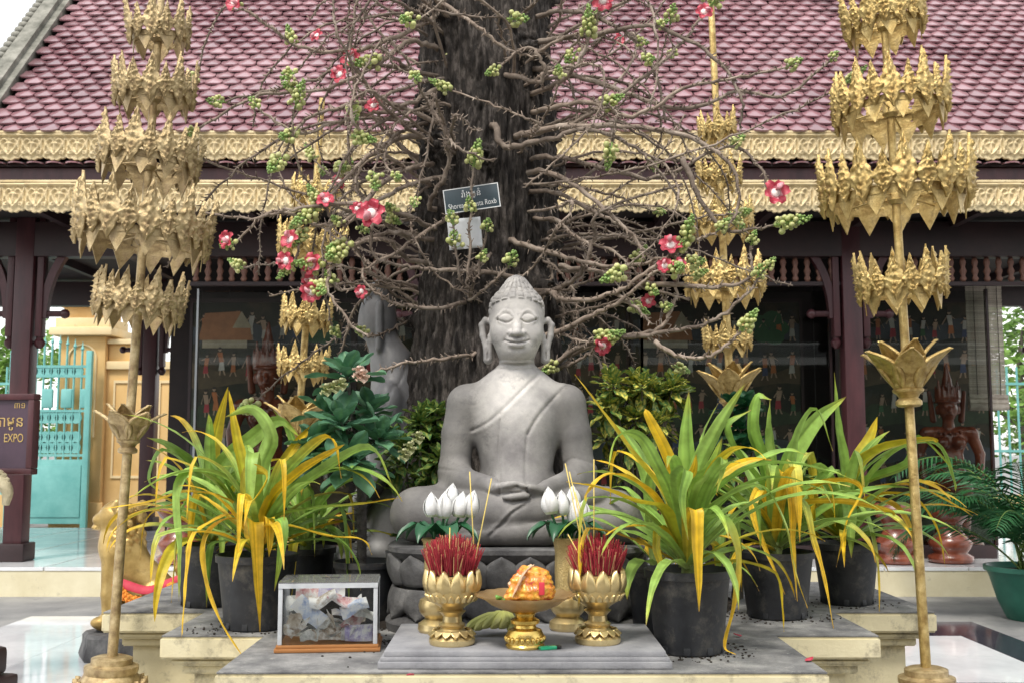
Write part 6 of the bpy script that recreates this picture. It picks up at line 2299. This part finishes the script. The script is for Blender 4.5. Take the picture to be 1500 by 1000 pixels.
strap_plant(1137, 4.42, .150, .262, 'strap leaf plant in black pot between the large pot and the corner pot', [
    ([(1120, 690, 4.4), (1100, 630, 4.38), (1108, 580, 4.36), (1130, 585, 4.34)], .024, 'g'), ([(1135, 690, 4.4), (1130, 630, 4.42), (1128, 585, 4.44)], .026, 'g'), ([(1150, 690, 4.4), (1190, 620, 4.4), (1240, 580, 4.4)], .026, 'g'),
    ([(1160, 700, 4.36), (1170, 640, 4.3), (1195, 600, 4.28), (1220, 660, 4.26)], .022, 'g'), ([(1130, 720, 4.34), (1145, 690, 4.22), (1158, 735, 4.18), (1160, 800, 4.18), (1168, 880, 4.18)], .020, 'y'),
    ([(1120, 730, 4.34), (1110, 720, 4.22), (1105, 760, 4.18), (1150, 870, 4.18)], .014, 'y'), ([(1150, 740, 4.3), (1175, 735, 4.2), (1190, 790, 4.16), (1205, 840, 4.16), (1222, 925, 4.14)], .015, 'gy'),
    ([(1165, 730, 4.34), (1220, 705, 4.26), (1260, 715, 4.22), (1240, 760, 4.2), (1225, 830, 4.2)], .016, 'y'), ([(1120, 720, 4.4), (1075, 660, 4.36), (1065, 620, 4.34), (1100, 600, 4.32)], .020, 'g'),
    ([(1160, 745, 4.36), (1230, 735, 4.3), (1300, 748, 4.26), (1310, 755, 4.26)], .014, 'y'), ([(1115, 750, 4.36), (1080, 740, 4.26), (1070, 780, 4.24), (1112, 865, 4.22)], .012, 'y')], 30, 2, wmul=1.25, lens=(.5, .78))
strap_plant(1240, 4.80, .142, .262, 'strap leaf plant in black pot at the platform corner by the gold parasol pole', [
    ([(1235, 690, 4.8), (1225, 620, 4.8), (1222, 545, 4.8)], .024, 'g'), ([(1250, 700, 4.76), (1290, 660, 4.7), (1360, 645, 4.6), (1372, 648, 4.6)], .026, 'yg'), ([(1260, 700, 4.8), (1310, 660, 4.8), (1370, 650, 4.76), (1395, 700, 4.74), (1400, 720, 4.74)], .018, 'g'),
    ([(1250, 690, 4.84), (1275, 640, 4.86), (1285, 610, 4.86)], .018, 'yg'), ([(1260, 725, 4.78), (1330, 710, 4.7), (1390, 735, 4.64), (1425, 755, 4.62)], .015, 'y'), ([(1260, 735, 4.76), (1330, 725, 4.66), (1370, 770, 4.62), (1385, 830, 4.6)], .014, 'y'),
    ([(1265, 735, 4.8), (1310, 740, 4.72), (1335, 780, 4.68), (1345, 835, 4.66)], .013, 'y'), ([(1250, 740, 4.7), (1270, 760, 4.62), (1285, 830, 4.58), (1288, 920, 4.56)], .014, 'gy'), ([(1255, 715, 4.74), (1330, 680, 4.66), (1345, 640, 4.62), (1400, 690, 4.6)], .016, 'g')], 32, 3, wmul=1.25, lens=(.45, .75))
strap_plant(962, 4.02, .110, .235, 'small strap leaf plant in black pot tucked between the pedestal and the large pot', [([(950, 700, 3.98), (920, 640, 3.96), (900, 620, 3.95)], .02, 'g')], 9, 4, lens=(.32, .5))
strap_plant(376, 4.16, .150, .275, 'strap leaf plant in black pot behind the donation box', [
    ([(350, 720, 4.1), (300, 690, 4.0), (240, 700, 3.95), (190, 730, 3.92)], .024, 'g'), ([(345, 740, 4.12), (280, 720, 4.02), (220, 735, 3.96), (148, 745, 3.92)], .016, 'y'), ([(330, 720, 4.1), (285, 690, 4.0), (262, 720, 3.96), (265, 800, 3.95), (262, 880, 3.96)], .022, 'g'),
    ([(370, 790, 4.0), (372, 766, 3.94), (374, 775, 3.90), (377, 850, 3.89), (381, 925, 3.89)], .026, 'y'), ([(385, 790, 4.0), (394, 758, 3.94), (395, 790, 3.91), (394, 815, 3.91)], .016, 'y'), ([(390, 770, 4.0), (410, 762, 3.92), (412, 800, 3.9), (402, 865, 3.9)], .018, 'g'),
    ([(400, 720, 4.08), (450, 660, 4.0), (485, 642, 3.96), (500, 700, 3.94)], .022, 'gy'), ([(395, 735, 4.06), (440, 690, 3.98), (480, 665, 3.94), (505, 650, 3.92)], .018, 'y'), ([(410, 740, 4.06), (470, 690, 4.0), (540, 655, 3.96), (575, 710, 3.94)], .017, 'g'),
    ([(400, 760, 4.06), (460, 745, 3.98), (530, 738, 3.94), (588, 728, 3.92)], .015, 'gy'), ([(410, 770, 4.04), (480, 785, 3.96), (530, 790, 3.94), (545, 812, 3.94)], .011, 'y'), ([(345, 760, 4.1), (305, 780, 4.0), (300, 830, 3.96), (320, 900, 3.95), (360, 968, 3.94)], .013, 'y'),
    ([(355, 690, 4.2), (345, 640, 4.2), (335, 570, 4.2)], .020, 'yg'), ([(380, 690, 4.16), (395, 640, 4.1), (370, 600, 4.1), (330, 610, 4.1)], .022, 'g'), ([(360, 730, 4.06), (365, 690, 3.98), (390, 700, 3.94), (350, 760, 3.92)], .018, 'yg'),
    ([(345, 755, 4.1), (300, 770, 4.0), (280, 790, 3.97), (270, 810, 3.97)], .012, 'y')], 38, 6, wmul=1.1, lens=(.5, .78))
strap_plant(305, 4.74, .140, .262, 'strap leaf plant in black pot at the platform corner by the gold lion', [
    ([(290, 690, 4.7), (250, 650, 4.66), (215, 640, 4.64)], .022, 'g'), ([(310, 680, 4.74), (320, 620, 4.74), (334, 566, 4.74)], .018, 'yg'), ([(285, 700, 4.7), (240, 660, 4.62), (220, 700, 4.6), (236, 720, 4.6)], .018, 'g'), ([(290, 735, 4.7), (250, 740, 4.62), (215, 760, 4.6), (205, 820, 4.6)], .013, 'y'), ([(320, 690, 4.7), (370, 640, 4.66), (410, 615, 4.64), (440, 640, 4.62)], .022, 'g')], 30, 7, wmul=1.25, lens=(.45, .72))
strap_plant(446, 4.72, .130, .25, 'strap leaf plant behind the thorny stemmed plant and donation box', [([(440, 690, 4.7), (425, 630, 4.68), (400, 600, 4.66)], .02, 'g')], 26, 8, lens=(.36, .55))


def blade(L, w, cols, seed, nu=6, nv=10, ob=.62, cup=.25, curl=.35):
    """obovate leaf along +y from the origin, face up (+z)"""
    rg = random.Random(seed)
    v, c = [], []
    for j in range(nv + 1):
        t = j / nv
        ww = w * (math.sin(min(1, (t ** (.5 / (1 - ob) if ob < .95 else 1)) * .96 + .03) * PI) ** .8) + w * .07
        for i in range(nu + 1):
            u = -1 + 2 * i / nu
            v.append((u * ww, L * t, cup * w * u * u - curl * L * t * t * .5 + .004 * math.sin(t * 13 + u * 3)))
            c.append(cols(t, u, rg))
    m = nu + 1
    mb = MB()
    mb.add(v, [(j * m + i, j * m + i + 1, (j + 1) * m + i + 1, (j + 1) * m + i) for j in range(nv) for i in range(nu)], None, c)
    return mb.mesh('leaf', leaf_b)


def place(me, parent, pos, direc, roll=0, s=1.0, name='leaf'):
    d = Vector(direc).normalized()
    side = d.cross(Vector((0, 0, 1)))
    if side.length < .05:
        side = Vector((1, 0, 0))
    side.normalize()
    n = side.cross(d)
    Mx = Matrix((side, d, n)).transposed()
    q = Mx.to_quaternion() @ Quaternion((0, 1, 0), roll)
    return mk(name, me, parent, pos, q, s)


EU = [(.095, .225, .130), (.135, .29, .165), (.072, .18, .105)]
eu_leaf = [blade(.155, .039, (lambda b: lambda t, u, rg: mixc(tuple(x * (1 + .12 * math.sin(abs(u) * 6 + t * 16)) for x in b), (.16, .34, .12), .45 if abs(u) < .15 else 0))(EU[k % 3]), k, ob=.66) for k in range(4)]


def rosette(t, c, up, n, L, seed, lib, smin=.6, spread=1.0):
    rg = random.Random(seed)
    up = Vector(up).normalized()
    o = up.orthogonal().normalized()
    for k in range(n):
        a = k * 2.39996
        f = k / n
        out = Matrix.Rotation(a, 3, up) @ o
        d = out * (math.sin(R(20 + 80 * f * spread))) + up * math.cos(R(20 + 80 * f * spread))
        place(lib[rg.randrange(len(lib))], t, Vector(c) - up * .05 * f, d, rg.uniform(-.3, .3), L * rg.uniform(.8, 1.15) * (smin + (1 - smin) * min(1, f * 2)))


ex = pt(536, 850, 4.30)
eu = thing('thorny_shrub', 'tall thorny stemmed shrub with broad blue green leaves in a black pot', 'potted plant', (ex.x, 4.30, PT + .001))
black_pot(eu, .125, .235, 3)
O = eu.location.copy()
thorn_m = M('thorny grey stem', (.05, .045, .042), (.15, .135, .12), sc=30, rough=.85, bump=.5, bsc=80)
tips = [((508, 545, 4.26), (-.1, -.25, 1)), ((497, 618, 4.16), (-.3, -.6, .8)), ((560, 640, 4.22), (.5, -.4, .7)), ((460, 655, 4.22), (-.7, -.3, .6)), ((545, 600, 4.36), (.3, .1, .9)), ((515, 672, 4.12), (0, -.8, .5)), ((478, 600, 4.36), (-.4, .2, .8))]
sb_ = MB()
root = pt(530, 815, 4.30) - O
top = pt(524, 640, 4.28) - O
main = spline([root + Vector((0, 0, -.05)), root.lerp(top, .5) + Vector((.008, 0, 0)), top], 8)
sb_.tube(main, [.019] * len(main), 10)
for i in range(240):
    q = main[random.randrange(len(main) - 1)].lerp(main[random.randrange(1, len(main))], .1)
    q = main[0].lerp(main[-1], random.random())
    a = random.uniform(0, 2 * PI)
    d = Vector((math.cos(a), math.sin(a), random.uniform(-.2, .5)))
    sb_.tube([q + d * .012, q + d * random.uniform(.03, .042)], [.0028, .0006], 4)
for k, (tp, up) in enumerate(tips):
    e = pt(*tp) - O
    sb_.tube(spline([top - Vector((0, 0, .04 + .015 * k)), (top + e) / 2 + Vector((0, 0, -.02)), e], 5), [.014 - .0008 * i for i in range(11)], 8)
sb_.obj('thorny_stem', thorn_m, eu)
for k, (tp, up) in enumerate(tips):
    rosette(eu, pt(*tp) - O, up, 15, 1.0, 30 + k, eu_leaf)
bract = [blade(.03, .016, lambda t, u, rg: mixc((.46, .52, .20), (.62, .60, .36), t), 40 + k, ob=.5) for k in range(2)]
bpk = [blade(.032, .018, lambda t, u, rg: mixc((.80, .52, .40), (.85, .66, .56), t), 44 + k, ob=.5) for k in range(2)]
for px, py, d, lib in ((478, 570, 4.10, bract), (490, 566, 4.10, bract), (500, 562, 4.10, bract), (531, 550, 4.10, bpk), (526, 545, 4.11, bpk), (600, 655, 4.15, bract), (612, 640, 4.2, bract), (592, 665, 4.15, bract)):
    c = pt(px, py, d) - O
    for q in range(5):
        a = q * 1.256
        place(lib[q % 2], eu, c, (math.cos(a), -.55, math.sin(a)), 0, 1, 'bract')

CR_D, CR_Y = (.045, .14, .035), (.70, .60, .11)


def croton_leaf(seed, yl):
    def cols(t, u, rg):
        s = math.sin(t * 19 + u * 4 + seed) + math.sin(u * 9 - t * 7 + seed * 2)
        return mixc(CR_D, CR_Y, (.95 if s > .35 else .06) * yl + (.5 * yl if abs(u) < .18 else 0))
    return blade(.105, .024, cols, seed, 6, 12, .5, .2, .4)


crl = [croton_leaf(k, 1.0) for k in range(3)] + [croton_leaf(9 + k, .45) for k in range(3)]
crd = [croton_leaf(20 + k, .30) for k in range(4)]


def bush(name, lab, px, d, foot, tips_, lib, n, s=1.0, group=None):
    x = pt(px, 700, d).x
    t = thing(name, lab, 'bush', (x, d, foot), group=group)
    O_ = t.location.copy()
    st = MB()
    for k, tp in enumerate(tips_):
        e = pt(*tp) - O_
        st.tube(spline([(random.uniform(-.03, .03), random.uniform(-.03, .03), 0), e * .5 + Vector((e.x * -.2, 0, .02)), e], 5), [.010 - .0006 * i for i in range(11)], 6)
    st.obj('stems', bark_g, t)
    for k, tp in enumerate(tips_):
        e = pt(*tp) - O_
        rosette(t, e, (e.x * 1.2, -.6, .8), n, s, 60 + k + len(lab), lib, .7, 1.25)
    return t


rg9 = random.Random(9)
bush('croton_bush', 'croton bush with yellow spotted leaves behind the statue shoulder and large pot', 930, 4.62, PT, [(rg9.uniform(872, 1000), rg9.uniform(560, 690), rg9.uniform(4.35, 4.75)) for _ in range(20)] + [(895, 552, 4.5), (930, 556, 4.5), (965, 575, 4.5)], crl, 13, .95)
bush('dark_croton', 'dark variegated croton between the thorny shrub and the statue', 612, 4.60, PT, [(rg9.uniform(575, 645), rg9.uniform(600, 720), rg9.uniform(4.45, 4.75)) for _ in range(15)], crd, 13, .95)
gl_leaf = [blade(.10, .040, lambda t, u, rg: mixc((.012, .075, .03), (.05, .16, .06), .5 if abs(u) < .2 else .0), 70 + k, ob=.5, curl=.2) for k in range(2)]
bush('glossy_shrub', 'small shrub with round glossy leaves below the rear gold parasol', 1080, 4.95, PT, [(1072, 590, 4.9), (1095, 592, 4.92), (1085, 625, 4.88), (1060, 630, 4.9), (1105, 640, 4.9), (1085, 660, 4.9)], gl_leaf, 7, 1.0)
bush('leafy_undergrowth', 'low dark leafy plant between the statue base and the side figure', 640, 4.66, PT, [(rg9.uniform(590, 650), rg9.uniform(690, 780), rg9.uniform(4.5, 4.7)) for _ in range(8)], crd, 9, .9)
bush('leafy_undergrowth', 'low dark leafy plant behind the row of black pots under the croton', 1040, 4.75, PT, [(rg9.uniform(900, 1180), rg9.uniform(660, 760), rg9.uniform(4.6, 4.85)) for _ in range(14)], crd, 10, 1.0)

# potted palm
pp_ = pt(1512, 870, 8.0)
palm = thing('potted_palm', 'feathery palm in a wide green plastic pot below the pavilion deck', 'potted plant', (pp_.x, 8.0, .001))
gp_m = M('green plastic pot', (.015, .11, .075), (.03, .16, .11), sc=5, rough=.4, spots=((.12, .13, .10), 8, .62, .8))
MB().lathe([(.17, 0), (.18, .01), (.24, .14), (.285, .30), (.305, .35), (.325, .352), (.325, .385), (.305, .386), (.28, .35), (.26, .33)], 40).obj('pot', gp_m, palm)
MB().lathe([(.001, .32), (.27, .325), (.26, .345), (.001, .36)], 24).obj('potting_soil', soil_m, palm)
fr_m = M('palm leaflet', (1.0, 1.0, 1.0), (1.7, 1.6, 1.4), sc=5, rough=.45, vcol=True, trans=.2)
for k in range(30):
    rg = random.Random(200 + k)
    az = k * 2.39996
    P = leaf_path((rg.uniform(-.08, .08), rg.uniform(-.08, .08), .34), az, R(rg.uniform(48, 86)), rg.uniform(1.0, 1.7), R(rg.uniform(70, 140)), rg, n=22)
    mb = MB()
    mb.tube(P, [.009 - .007 * i / 22 for i in range(23)], 5, col=(.10, .16, .04))
    for i in range(5, 23):
        T = (P[i] - P[i - 1]).normalized()
        sd_ = T.cross(Vector((0, 0, 1))).normalized()
        for q in (-1, 1):
            for off in (0, .5):
                if i == 22 and off:
                    continue
                b0 = P[i].lerp(P[min(22, i + 1)], off)
                L = .24 * math.sin(min(1, (i - 3) / 20 * .9 + .15) * PI) + .06
                d = (sd_ * q * .9 + T * .65 + Vector((0, 0, -.12 + rg.uniform(-.15, .15)))).normalized()
                e = b0 + d * L + Vector((0, 0, -.05 * L / .2))
                m_ = b0 + d * L * .5
                w_ = T * .009
                g_ = rg.uniform(.7, 1.2)
                cc = (.018 * g_, .085 * g_, .030 * g_)
                mb.add([b0 - w_ * .6, b0 + w_ * .6, m_ + w_, m_ - w_, e], [(0, 1, 2, 3), (3, 2, 4)], None, cc)
    mb.obj('frond', fr_m, palm, True)

# a few fallen petals on the cement
fp = relief(.03, lambda v: .011 * math.sin(min(1, v * .9 + .08) * PI) + .0006, lambda u, v: .003 * u * u, 5, 6, .0008, lambda u, v: -.006 * v * v).mesh('fallen_petal', [pet_red])
for k, (px, py, lab) in enumerate(((572, 905, 'crimson petal fallen beside the donation box'), (1086, 925, 'crimson petal fallen beside the large black pot'), (600, 980, 'crimson petal fallen on the cement in front of the slab'), (1180, 960, 'crimson petal fallen near the stepped corner'))):
    dd = FPX * (EYE - PT) / (py - 655)
    q = pt(px, py, dd)
    tag(mk('fallen_petal', fp, None, (q.x, dd, PT + .004), (R(-86), 0, k * 1.7)), lab, 'petal', 'fallen petals')

# soil crumbs and bark bits spilled on the cement round the pots
cr = MB()
rgc = random.Random(77)
for cx0, cy0, rr0, n in ((pt(1008, 850, 3.68).x, 3.68, .24, 150), (pt(1137, 850, 4.42).x, 4.42, .26, 110), (pt(376, 850, 4.16).x, 4.16, .26, 130), (pt(560, 850, 3.95).x, 3.98, .22, 260), (pt(1240, 850, 4.8).x, 4.8, .24, 60), (XC, 3.75, .75, 120)):
    for i in range(n):
        a, r = rgc.uniform(0, 2 * PI), rr0 * (.5 + .5 * rgc.random())
        x, y = cx0 + r * math.cos(a), cy0 + r * math.sin(a) * .8
        if y < 3.37 or (abs(x - XC - .01) < .47 and y < 3.95) or abs(x - XC) > .9 and y < 4.0:
            continue
        cr.ball((x, y, PT + .002), rgc.uniform(.0015, .006), 1, sc=(1, rgc.uniform(.6, 1.6), .6))
o = cr.obj('soil_crumbs', soil_m)
stuff(o)
o['label'] = 'dark soil crumbs scattered on the cement around the pots'
o['category'] = 'soil'
